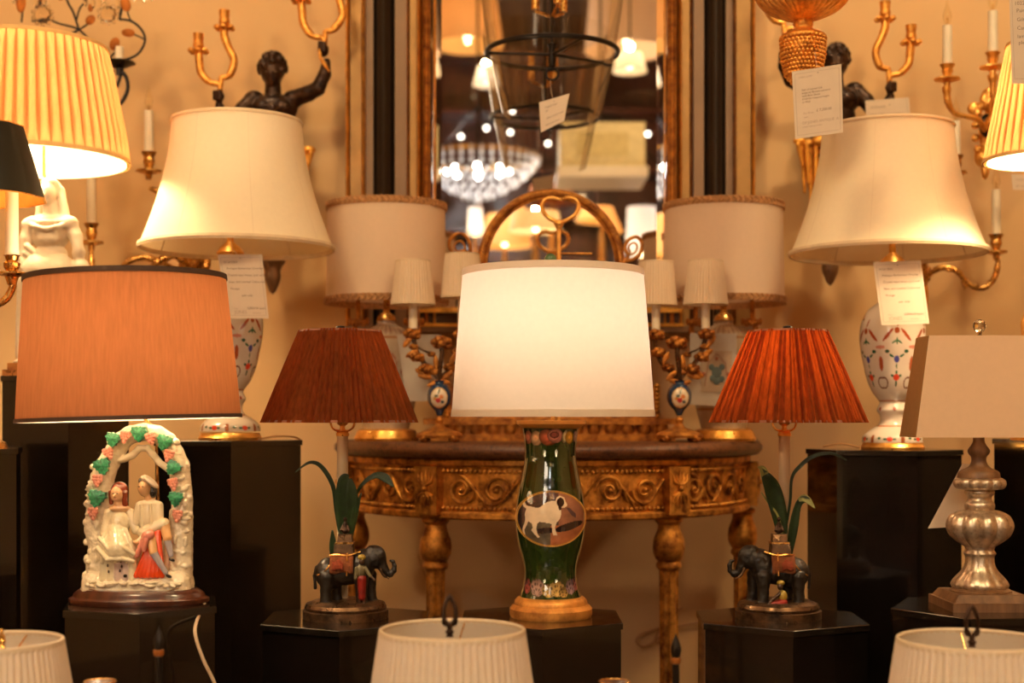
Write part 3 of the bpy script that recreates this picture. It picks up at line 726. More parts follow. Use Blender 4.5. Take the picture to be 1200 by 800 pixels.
# ============================================================ LAMP: green decoupage vase
q = PX(YC); s = S(YC)
gl = thing('green_vase_lamp', 'green glass vase lamp painted with a dog, glowing white shade', 'lamp', (q(645, 0).x, YC, ZC))
m = MB(); hb = q(0, 722).z
m.lathe(q(645.5, 0).x, YC, [(.0001, hb), (47*s, hb), (48.5*s, hb+3*s), (48.5*s, hb+10*s), (46*s, hb+13*s), (43*s, hb+15*s), (42.5*s, hb+19*s), (40*s, hb+22*s), (37*s, hb+24*s), (.0001, hb+24*s)], 72)
m.build('gilt_base', M['gilt_wood'], gl)
gp = smooth_prof([(36.5, 700), (34, 692), (31, 680), (30.5, 667), (32.5, 655), (37, 640), (40.5, 622), (41, 606), (40.5, 592), (37.5, 574), (33.5, 556), (30.5, 540), (30, 528), (31, 515), (33, 503), (33.5, 496)], 6)
GR = (.018, .036, .006)
dogp = [(195, 240), (215, 230), (240, 270), (300, 280), (350, 290), (380, 280), (420, 240), (480, 220), (530, 220), (545, 180), (575, 165), (620, 185), (640, 235), (655, 265), (620, 290), (590, 285), (590, 350), (575, 400), (540, 440), (525, 490), (540, 545), (550, 565), (510, 570), (500, 540), (490, 450), (440, 440), (370, 430), (345, 450), (335, 500), (350, 560), (375, 585), (350, 595), (320, 560), (285, 520), (300, 490), (290, 450), (255, 430), (235, 480), (215, 520), (225, 565), (205, 565), (195, 510), (210, 470), (225, 420), (220, 350), (235, 300), (205, 280)]
def gcol(th, r, z):
    px = 645+r*sin(th)/s; py = HOR-(z-H)/s*1.0; nzv = noise.fractal(Vector((px*.11, py*.11, th)), 1, 2, 3)
    arc = 645+r*th/s; front = cos(th) > -.1
    if front:
        e = ((px-645.5)/40.5)**2+((py-605)/31.5)**2
        if e < 1.0:
            if e > .93: return rgb(205, 150, 60)
            X = (px-590)*8.89; Yc = (py-560)*8.89
            if inell(X, Yc, (583, 232, 38, 48)) or inell(X, Yc, (578, 285, 16, 28)): return rgb(45, 26, 22)
            if inpoly(X, Yc, dogp): return tuple(x*(1+.12*nzv) for x in rgb(232, 208, 176))
            if inpoly(X, Yc, [(640, 290), (670, 285), (740, 350), (745, 400), (700, 370)]): return rgb(80, 55, 60)
            if inell(X, Yc, (670, 480, 150, 38, -15)) or inell(X, Yc, (430, 520, 110, 30, -5)): return rgb(38, 24, 26)
            if inell(X, Yc, (320, 210, 130, 75)) or X < 200: return tuple(x*(1+.6*nzv) for x in rgb(62, 44, 42))
            if Yc > 470 and X > 480: return tuple(x*(1+.3*nzv) for x in rgb(168, 100, 62))
            if Yc > 440 and X < 480: return tuple(x*(1+.5*nzv) for x in rgb(96, 84, 66))
            if X > 560: return tuple(x*(1+.3*nzv) for x in rgb(150, 98, 74))
            return tuple(x*(1+.5*nzv) for x in rgb(90, 66, 58))
    # shells: upper garland
    k = arc
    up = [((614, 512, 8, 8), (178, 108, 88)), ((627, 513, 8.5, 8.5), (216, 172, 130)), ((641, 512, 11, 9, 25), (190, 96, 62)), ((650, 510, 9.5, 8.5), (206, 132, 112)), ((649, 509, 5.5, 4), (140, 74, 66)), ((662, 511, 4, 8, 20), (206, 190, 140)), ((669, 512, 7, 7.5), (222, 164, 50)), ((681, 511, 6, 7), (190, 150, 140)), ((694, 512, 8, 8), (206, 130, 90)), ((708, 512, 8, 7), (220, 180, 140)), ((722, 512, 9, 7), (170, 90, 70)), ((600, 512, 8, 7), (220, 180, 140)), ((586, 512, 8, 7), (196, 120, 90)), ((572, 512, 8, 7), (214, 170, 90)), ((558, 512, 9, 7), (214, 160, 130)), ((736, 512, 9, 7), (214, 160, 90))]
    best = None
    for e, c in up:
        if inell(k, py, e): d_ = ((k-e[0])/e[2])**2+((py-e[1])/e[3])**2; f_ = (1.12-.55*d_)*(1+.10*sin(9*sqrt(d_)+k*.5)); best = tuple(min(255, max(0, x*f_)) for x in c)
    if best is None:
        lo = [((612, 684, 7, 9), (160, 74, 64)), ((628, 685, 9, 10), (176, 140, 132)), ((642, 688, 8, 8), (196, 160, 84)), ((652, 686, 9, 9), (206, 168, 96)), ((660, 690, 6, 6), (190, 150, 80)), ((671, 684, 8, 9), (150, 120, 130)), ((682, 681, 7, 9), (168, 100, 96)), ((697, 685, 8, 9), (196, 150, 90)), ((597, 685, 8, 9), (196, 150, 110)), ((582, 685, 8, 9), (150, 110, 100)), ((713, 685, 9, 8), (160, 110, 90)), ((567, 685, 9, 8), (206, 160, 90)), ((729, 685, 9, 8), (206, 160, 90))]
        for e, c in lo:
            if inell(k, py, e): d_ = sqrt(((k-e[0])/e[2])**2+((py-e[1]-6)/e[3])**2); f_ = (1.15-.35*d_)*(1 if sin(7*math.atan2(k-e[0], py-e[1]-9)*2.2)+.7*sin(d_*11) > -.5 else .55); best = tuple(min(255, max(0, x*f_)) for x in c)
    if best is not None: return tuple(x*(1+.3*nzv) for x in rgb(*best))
    st = .5+.5*sin(th*23+nzv*2)
    return tuple(a*(1+.5*nzv) for a in (GR[0]+.006*st, GR[1]+.006*st, GR[2]))
gpw = dense([(r*s, H-(py-HOR)*s) for r, py in gp], .0011)
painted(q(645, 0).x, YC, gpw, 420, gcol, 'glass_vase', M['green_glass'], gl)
m = MB(); m.lathe(q(646, 0).x, YC, lp([(33, 502), (37, 499), (40.5, 496.5), (41, 492.5), (.05, 492.5)], YC), 60); m.build('gilt_cap', M['gold_paint'], gl)
m = MB()
for i in range(110):
    a = 2*pi*i/110; py = 605+32*sin(a); sx = 41*cos(a); 
    rr = min(gp, key=lambda g: abs(g[1]-py))[0]+.25
    if abs(sx) < rr*.995: m.sphere((q(645, 0).x+sx*s, YC-sqrt(rr*rr-sx*sx)*s, q(0, py).z), .75*s, 6, 4)
m.build('gilt_bead_border', M['gold_bright'], gl)
MB().tube([q(648, 492), q(648, 420)], 3*s, 10).build('socket_stem', M['brass'], gl)
bulb(gl, tuple(q(636, 400, -6)), .02, True, .64, (1, .82, .70)); bulb(gl, tuple(q(664, 400, 6)), .02, True, .64, (1, .82, .70))
prof = lp([(105.5, 316), (109, 357), (112.5, 400), (115.5, 440), (118.8, 487)], YC)
shd = shade(gl, q(648, 0).x, YC, prof, 'sh_white', 128, None, 'trim_cream', (.0, .0)); spider(shd, q(648, 0).x, YC, prof[0][1]-.004, 105*s)
for (pa, pb) in (((105.9, 316), (106.6, 324)), ((118.3, 480), (119.1, 488))):
    m = MB(); a = lp([pa, pb], YC); m.lathe(q(648, 0).x, YC, [(a[0][0]+.001, a[0][1]), (a[1][0]+.001, a[1][1]), (a[1][0]-.0012, a[1][1]), (a[0][0]-.0012, a[0][1]), (a[0][0]+.001, a[0][1])], 96, cap=False); m.build('folded_edge', M['sh_white'], shd)
m = MB(); m.sphere(q(645, 304), 7.5*s, 18, 12); fo = m.build('finial_ball', plain('green_glass_ball', (.05, .11, .04), .08, coat=.8), gl); MB().tube([q(645, 318), q(645, 310)], 2.5*s, 8).build('finial_stem', M['brass'], fo)

# ============================================================ LAMPS: elephants
def leafrib(pts, wid, fold=.3, yaw=0):
    P = cr(pts, 6); n = len(P); ws = crf(wid, 6) if len(wid) == len(pts) else [0]*n; m = MB(); vs = []; fs = []
    for i in range(n):
        t = (P[min(i+1, n-1)]-P[max(i-1, 0)]).normalized(); sd = t.cross(Vector((yaw, -1, .15))).normalized(); wd = max(ws[i], .0004)
        up = sd.cross(t).normalized()
        vs += [P[i]-sd*wd+up*wd*fold, P[i]-sd*wd*.5+up*wd*fold*.4, P[i], P[i]+sd*wd*.5+up*wd*fold*.4, P[i]+sd*wd+up*wd*fold]
    for i in range(n-1): fs += [(i*5+j, i*5+j+1, i*5+5+j+1, i*5+5+j) for j in range(4)]
    m.add(vs, fs); return m
def solid(o, th=.0008):
    md = o.modifiers.new('thickness', 'SOLIDIFY'); md.thickness = th; md.offset = 0; return o
def elephant_lamp(cx, d, shc, shr, shb, lit, label, leaves, kneel):
    # d=+1 elephant faces right. local x offsets multiply by d
    q0 = PX(YB); s = S(YB)
    def q(x, y, dy=0): return q0(cx+d*(x-405), y, dy)
    t = thing('elephant_lamp', label, 'lamp', (q0(cx, 0).x, YB, ZB), 'pair of elephant lamps')
    m = MB(); hb = ZB
    m.lathe(q0(cx, 0).x, YB, [(.0001, hb), (50*s, hb), (50*s, hb+9*s), (47*s, hb+10*s), (48*s, hb+13*s), (46*s, hb+17*s), (40*s, hb+19*s), (38*s, hb+20*s), (.0001, hb+20.5*s)], 72)
    m.build('bronze_base', M['bronze_rim'], t)
    # floor level of elephant = base top -> py
    B = (.018, .011, .007); g0 = 704-1
    P = []
    yy = -4
    P += [E(q(404, 668, yy), (27*s, 17*s, 17*s), B), E(q(387, 671, yy), (17*s, 17*s, 19*s), B), E(q(424, 664, yy), (15*s, 16*s, 19*s), B), E(q(405, 660, yy), (20*s, 12*s, 13*s), B)]
    P += [E(q(440, 652, yy), (13*s, 11*s, 14*s), B, -.2*d), E(q(437, 645, yy), (9*s, 9*s, 7*s), B), C(q(428, 655, yy), q(438, 655, yy), 13*s, 11*s, B)]
    P += chain([q(x, y, yy) for x, y in ((445, 655), (449, 664), (453, 670), (458, 672), (462, 668), (463, 662), (461, 657), (458, 656))], [r*s for r in (8, 6, 4.5, 3.6, 3, 2.6, 2.2, 1.6)], B)
    for x, dy, fwd in ((385, -12, -2), (392, 8, 3), (425, -12, 1), (432, 8, 4)):
        P += [C(q(x, 674, yy+dy), q(x+fwd*.4, 690, yy+dy), 9*s, 6.6*s, B), C(q(x+fwd*.4, 690, yy+dy), q(x+fwd*.6, 703, yy+dy), 6.4*s, 6.8*s, B), E(q(x+fwd*.6+1.5, 704, yy+dy-1), (7*s, 6*s, 3*s), B)]
    P += chain([q(x, y, yy) for x, y in ((372, 664), (369, 674), (370, 688))], [2.4*s, 1.6*s, 2*s], B)
    P += [E(q(429, 660, yy-14), (7*s, 2*s, 12*s), B, .3*d), E(q(429, 660, yy+14), (7*s, 2*s, 12*s), B, .3*d)]
    el = blob('elephant', P, .0013, M['cold_paint'], t, smooth=4, nz=.0009, nsc=90)
    m = MB()
    for dy in (-7, 7): m.tube(cr([q(446, 664, yy+dy), q(450, 672, yy+dy), (q(457, 677, yy+dy))], 5), [2*s, 1.5*s, .5*s], 8)
    m.build('tusks', M['bronze_rim'], el)
    MB().sphere(q(444, 651, yy-10), 1.3*s, 8, 6).build('eye', M['iron'], el)
    # saddle cloth with gilt border, rope
    def drape(n, x0, x1, y0, y1, dy, mat, parent, e=0):
        m = MB(); vs = []; nx, ny = 8, 8
        for j in range(ny+1):
            for i in range(nx+1):
                x = x0+(x1-x0)*i/nx; v = j/ny; y = y0+(y1-y0)*v; vs.append(q(x, y+1*sin(i), dy-8*sin(min(1, v*1.3)*pi/2)))
        m.add(vs, [(j*(nx+1)+i, j*(nx+1)+i+1, (j+1)*(nx+1)+i+1, (j+1)*(nx+1)+i) for j in range(ny) for i in range(nx)])
        return solid(m.build(n, mat, parent), .002+e)
    drape('saddle_cloth', 389, 416, 648, 669, -14.5, M['cloth_rust'], t, .001)
    drape('cloth_panel', 392, 405, 653, 665, -17, M['cloth_red'], t)
    m = MB(); m.tube(cr([q(374, 672, -17), q(382, 668, -20), q(389, 660, -21), q(398, 652, -17)], 5), .9*s, 6)
    m.tube(cr([q(388, 649, -14), q(398, 648, -17), q(410, 649, -17), q(424, 645, -14)], 5), 1.1*s, 6); m.tube([q(409, 646, -18), q(409, 672, -24)], .9*s, 6); m.build('gilt_rope', M['brass'], el)
    m = MB(); m.box(q(404, 642, yy), 23*s, 20*s, 14*s, 0, .9); hw = m.build('howdah', M['bronze_rim'], t, smooth=False)
    MB().box(q(405, 630, yy), 17*s, 15*s, 10*s, 0, .92).build('howdah_tier', M['bronze_rim'], hw, smooth=False)
    MB().box(q(405, 635, yy), 21*s, 19*s, 2*s).build('howdah_rim', M['brass'], hw, smooth=False)
    blob('howdah_rider', [E(q(405, 621, yy), (5*s, 4.5*s, 4*s)), C(q(405, 620, yy), q(405, 613, yy), 3.2*s, 2.4*s), E(q(405, 608, yy), (2.3*s, 2.3*s, 2.8*s)), C(q(402.5, 615, yy), q(400, 621, yy-3), 1.2*s, 1*s), C(q(407.5, 615, yy), q(410, 621, yy-3), 1.2*s, 1*s)], .0007, M['bronze'], hw, smooth=1, colored=False)
    # attendant
    ye = rgb(170, 140, 50); dk = rgb(70, 44, 26); rd = rgb(150, 34, 22); gn = rgb(96, 84, 50)
    if not kneel:
        A = [E(q(427, 650, -29), (4.6*s, 4.5*s, 3.6*s), ye), E(q(427, 655, -30), (3.2*s, 3.4*s, 4*s), dk), E(q(426, 667, -28), (6*s, 4.5*s, 9*s), gn), C(q(431, 662, -29), q(437, 671, -33), 2.4*s, 2*s, gn), C(q(437, 671, -33), q(442, 675, -34), 1.6*s, 1.4*s, dk), C(q(421, 663, -29), q(420, 674, -31), 2.4*s, 2*s, gn),
             C(q(427, 675, -28), q(427, 696, -27), 5.5*s, 4*s, rd), C(q(424.5, 696, -26), q(424.5, 703, -26), 2.4*s, 2*s, dk), C(q(429.5, 696, -26), q(429.5, 703, -27), 2.4*s, 2*s, dk)]
    else:
        A = [E(q(407, 680, -26), (4.6*s, 4.4*s, 3.4*s), ye), E(q(408, 684, -28), (3.2*s, 3.2*s, 4*s), dk), E(q(405, 695, -27), (5.4*s, 5*s, 7*s), ye), C(q(409, 692, -29), q(418, 699, -32), 2.2*s, 1.8*s, dk), C(q(404, 702, -28), q(418, 704, -31), 4.5*s, 3.6*s, rd), C(q(404, 703, -27), q(412, 707, -34), 4*s, 3*s, rd), C(q(418, 698, -32), q(425, 707, -34), 1.6*s, 1.4*s, dk)]
    blob('attendant', A, .0008, M['cold_paint'], t, smooth=1)
    # candle column behind the elephant, with brass collar
    hx = q0(shc, 0).x
    MB().tube([(q0(shc, 0).x, YB+20*s, ZB+19*s), (q0(shc, 0).x, YB+20*s, q0(0, 507).z)], 6.6*s, 20).build('ivory_column', M['ivory'], t)
    m = MB(); hy = YB+20*s
    m.lathe(hx, hy, [(r*s, q0(0, p).z) for r, p in ((.1, 511), (7.6, 511), (8, 509), (7, 506), (3, 505), (3, 499), (6, 497), (8, 493), (8, 478), (.1, 478))], 24)
    for sg in (-1, 1): m.tube(cr([(hx, hy, q0(0, 504).z), (hx+sg*9*s, hy, q0(0, 504).z), (hx+sg*14*s, hy, q0(0, 496).z), (hx+sg*15*s, hy, q0(0, 470).z)], 5), 1.3*s, 6)
    m.build('brass_fitting', M['gold_bright'], t)
    bulb(t, (hx, hy, q0(0, 450).z), .02, lit, .85 if lit else 0, (1, .55, .25))
    pl = lp([(shr[0], 387), (shr[0]+(shb[0]-shr[0])*.35, 424), (shr[0]+(shb[0]-shr[0])*.7, 462), (shb[0], 495)], YB)
    pp = pleats(80, .034, 1.0, int(cx), 1)
    sh = shade(t, hx, YB, dense(pl, .012), 'sh_orange', 704, pp, 'trim_rust', (.004, .005))
    gathers(sh, hx, YB, pl, 50, M['sh_orange'], int(cx), .012)
    spider(sh, hx, YB, pl[0][1]-.003, shr[0]*s)
    MB().lathe(hx, YB, [(r*s, q0(0, p).z) for r, p in ((.1, 381), (5, 382), (6, 384), (4, 387), (3, 392), (.1, 392))], 16).build('finial', M['iron'], sh)
    for k, (pts, wd, mt) in enumerate(leaves):
        solid(leafrib([q0(*p) for p in pts], [w_*s for w_ in wd]).build('leaf', M[mt], t), .0006)
    return t
M['cloth_rust'] = plain('worn_rust_cloth', (.15, .045, .015), .85, nz=.4, nscale=150, spec=.15)
M['cloth_red'] = plain('faded_red_cloth', (.16, .03, .012), .85, nz=.4, nscale=200, spec=.15)
elephant_lamp(405, 1, 399, (46,), (88,), False, 'bronze elephant lamp with a standing attendant and dull rust pleated shade, elephant facing right',
    [([(401, 640, 14), (402, 610, 10), (403, 585, 4), (405, 562, -2), (409, 556, -4)], [3, 8, 10, 8, 1], 'leaf'),
     ([(405, 640, 10), (412, 610, 4), (413, 580, -4), (411, 560, -6)], [2, 5, 7, 2], 'leaf'),
     ([(398, 640, 16), (392, 600, 14), (389, 570, 10), (376, 547, 6), (362, 542, 4), (346, 553, 2)], [1.2, 1.8, 2.6, 2.6, 1.8, .5], 'leaf'),
     ([(408, 640, 10), (414, 590, 6), (424, 568, 2), (440, 557, 0), (452, 560, -3), (462, 570, -6)], [1, 1.6, 2, 3.5, 5, .8], 'leaf'),
     ([(408, 640, 12), (415, 605, 2), (424, 577, -6)], [1.5, 4, .5], 'leaf'),
     ([(394, 672, 18), (389, 645, 16), (388, 622, 12)], [3, 5, 1], 'leaf')], False)
elephant_lamp(912, -1, 923, (44,), (88,), True, 'bronze elephant lamp with a kneeling attendant and glowing red pleated shade, elephant facing left',
    [([(921, 640, 14), (915, 605, 10), (906, 575, 4), (898, 560, -2), (890, 548, -4)], [4, 9, 10, 7, .6], 'leaf'),
     ([(921, 632, 14), (928, 590, 12), (930, 560, 10), (940, 545, 6), (955, 534, 4), (975, 531, 2), (992, 539, 0)], [1.2, 1.6, 1.8, 2.4, 2.4, 2, .5], 'leaf'),
     ([(927, 655, 14), (931, 620, 8), (936, 592, 4), (944, 585, 0), (954, 594, -4)], [3, 5.5, 4, 4, .8], 'leaf'),
     ([(920, 632, 12), (913, 605, 8), (902, 590, 6), (893, 577, 4)], [1, 1.2, 1, .6], 'leaf_pale'),
     ([(896, 556, -3), (892, 549, -4), (887, 547, -5)], [5, 4, .4], 'leaf_pale'),
     ([(936, 586, 2), (944, 584, 0), (954, 595, -5)], [2, 4.5, .6], 'leaf_pale')], True)

# ============================================================ LAMP: silvered glass
q = PX(YE); s = S(YE)
sl = thing('silvered_glass_lamp', 'silvered lobed glass and wood lamp with beige rectangular shade', 'lamp', (q(1150, 0).x, YE, ZE))
cx = q(1147, 0).x
m = MB(); zb = ZE
m.box((cx+3*s, YE, zb+5*s), 96*s, 96*s, 10*s); m.box((cx+3*s, YE, zb+14*s), 90*s, 90*s, 9*s, 0, .86); m.build('stepped_wooden_base', M['raw_wood'], sl, smooth=False)
m = MB(); m.lathe(cx+2*s, YE, [(r*s, q(0, p).z) for r, p in ((.1, 698), (33, 698), (35, 695), (35, 691), (31, 688), (.1, 688))], 48); m.build('lower_wooden_collar', M['raw_wood'], sl)
lob = lambda n, a: (lambda th, t: 1+a*(abs(cos(n*th/2))-.6))
def sl_(pts, rp=None, seg=96): m = MB(); m.lathe(cx+1*s, YE, [(r*s, q(0, p).z) for r, p in smooth_prof(pts, 5)], seg, rp); return m
sl_([(30, 689), (32, 684), (28, 677), (20, 668), (16.5, 660), (16, 652), (18, 648), (16, 644), (17, 640)], lob(10, .08)).build('silvered_foot', M['silver'], sl)
sl_([(15, 641), (24, 635), (32, 628), (36, 619), (36, 612), (32, 604), (24, 599), (16, 597)], lob(10, .14), 140).build('silvered_bulb', M['silver'], sl)
sl_([(15, 599), (17, 595), (17, 590), (14, 586), (13.5, 582), (17, 577), (15, 572)]).build('silvered_neck', M['silver'], sl)
sl_([(15, 574), (26, 572), (29, 567), (28, 562), (22, 559), (15, 558)], lob(12, .1)).build('silvered_cap', M['silver'], sl)
m = MB(); m.lathe(cx, YE, [(r*s, q(0, p).z) for r, p in smooth_prof([(.5, 562), (22, 561), (24, 557), (22, 552), (14, 548), (10.5, 545), (8.5, 540), (9, 535), (12, 531), (12.5, 527), (9, 522), (7, 518), (6.5, 513), (6.5, 500), (.5, 500)], 4)], 40); m.build('turned_wooden_neck', M['raw_wood'], sl)
# rectangular shade
sb = []
def shell(hw, hd, z): return [(cx+3*s-hw, YE-hd, z), (cx+3*s+hw, YE-hd, z), (cx+3*s+hw, YE+hd, z), (cx+3*s-hw, YE+hd, z)]
zt0, zb0 = q(0, 392.5, 0).z, q(0, 512.5).z
zt0 = H+(HOR-392.5)*(YE-.05)/F; zb0 = H-(512.5-HOR)*(YE-.055)/F
HWt, HDt, HWb, HDb = 69*s, .042, 86.5*s, .055
o = shell(HWb, HDb, zb0)+shell(HWt, HDt, zt0)
m = MB(); m.add(o+shell(HWb-.002, HDb-.002, zb0)+shell(HWt-.002, HDt-.002, zt0), [(0, 1, 5, 4), (1, 2, 6, 5), (2, 3, 7, 6), (3, 0, 4, 7), (9, 8, 12, 13), (10, 9, 13, 14), (11, 10, 14, 15), (8, 11, 15, 12)]+[(i, 8+i, 8+(i+1) % 4, (i+1) % 4) for i in range(4)]+[(4+i, 12+i, 12+(i+1) % 4, 4+(i+1) % 4) for i in range(4)])
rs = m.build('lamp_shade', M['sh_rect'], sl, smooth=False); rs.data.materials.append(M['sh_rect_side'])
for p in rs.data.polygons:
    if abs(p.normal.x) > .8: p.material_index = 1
m = MB(); m.tube([(cx, YE, q(0, 500).z), (cx, YE, q(0, 388).z)], 1.6*s, 8); m.build('harp_rod', M['brass'], sl)
m = MB()
for sg in (-1, 1): m.tube([(cx, YE, zt0-.004), (cx+3*s+sg*(HWt-.002), YE, zt0-.004)], .0015, 6); m.tube([(cx, YE, zt0-.004), (cx, YE+sg*(HDt-.002), zt0-.004)], .0015, 6)
m.build('shade_carrier', M['brass'], rs)
m = MB(); m.sphere(q(1148, 382), 8*s, 10, 7); m.build('crystal_finial', M['crystal'], sl, smooth=False)
m = MB(); m.lathe(q(1148, 0).x, YE, [(r*s, q(0, p).z) for r, p in ((.1, 393), (3, 393), (2, 391), (3, 389.5), (.1, 389.5))], 12); m.build('finial_neck', M['bronze_rim'], sl)
# ============================================================ price cards
def card(quad, Y, lines, label, name='price_tag', hole=(.5, .06), border=True, thread=None, dy=(0, 0, 0, 0), bend=0, group=None, cat='price tag', mat='paper'):
    # quad px: TL, TR, BR, BL
    P = [W(x, y, Y)+Vector((0, d*S(Y), 0)) for (x, y), d in zip(quad, dy)]
    nrm = (P[1]-P[0]).cross(P[3]-P[0]).normalized()
    if nrm.y > 0: nrm = -nrm
    def mp(u, v, off=0):
        p = (P[0]*(1-u)+P[1]*u)*(1-v)+(P[3]*(1-u)+P[2]*u)*v
        return p+nrm*(off+bend*sin(pi*v)*S(Y))
    base = (P[2]+P[3])/2
    t = thing(name, label, cat, tuple(base), group)
    n = 8 if bend else 1; m = MB(); vs = []
    for v in range(n+1): vs += [mp(0, v/n, .0002), mp(1, v/n, .0002), mp(1, v/n, -.0003), mp(0, v/n, -.0003)]
    fs = [(k*4+i, k*4+(i+1) % 4, k*4+4+(i+1) % 4, k*4+4+i) for k in range(n) for i in range(4)]+[(0, 1, 2, 3), (n*4, n*4+3, n*4+2, n*4+1)]
    m.add(vs, fs).build('card', M[mat], t, smooth=False)
    m = MB(); m2 = MB()
    wpx = (P[1]-P[0]).length; hpx = (P[3]-P[0]).length
    if border:
        for a, b, c, d in ((.05, .045, .95, .049), (.05, .951, .95, .955), (.05, .045, .057, .955), (.943, .045, .95, .955)):
            k = 6 if d-b > .5 else 1
            for i in range(k):
                v0 = b+(d-b)*i/k; v1 = b+(d-b)*(i+1)/k
                m2.add([mp(a, v0, .0004), mp(c, v0, .0004), mp(c, v1, .0004), mp(a, v1, .0004)], [(0, 1, 2, 3)])
    for tx, u, v, size, pale in lines:
        vv, ff = text_geo(tx)
        (m2 if pale else m).add([mp(u+x*size*hpx/wpx, v-y*size, .0005) for x, y in vv], ff)
    if m.v: m.build('printed_text', M['ink'], t, smooth=False, kind='stuff')
    if m2.v: m2.build('printed_rule', M['ink2'], t, smooth=False, kind='stuff')
    if hole: MB().lathe(*(lambda h: (h.x, h.y-.0009))(mp(*hole)), [(.0001, 0)], 3) if False else MB().sphere(mp(hole[0], hole[1], .0004), (.0011, .0004, .0011), 8, 5).build('punched_hole', M['iron'], t)
    if thread:
        a = mp(hole[0], hole[1], .0006); MB().tube(cr([a]+[W(*p) for p in thread], 5), .0006, 5).build('thread', M['cord_white'], t)
    return t
vase_lines = [('10124 JG03', .09, .135, .048, 0), ('Antique Bohemian Overlay', .15, .235, .052, 0), ('Crystal vase lamps (cut and', .15, .34, .052, 0), ('blue, and Leaded Coloured', .15, .445, .052, 0), ('Vintage', .16, .55, .052, 0), ('pair only', .42, .655, .05, 0), ('Price', .17, .855, .034, 1), ('£2800.00 (pair)', .5, .855, .05, 0), ('JONES', .17, .925, .075, 1), ('of London', .62, .925, .034, 1)]

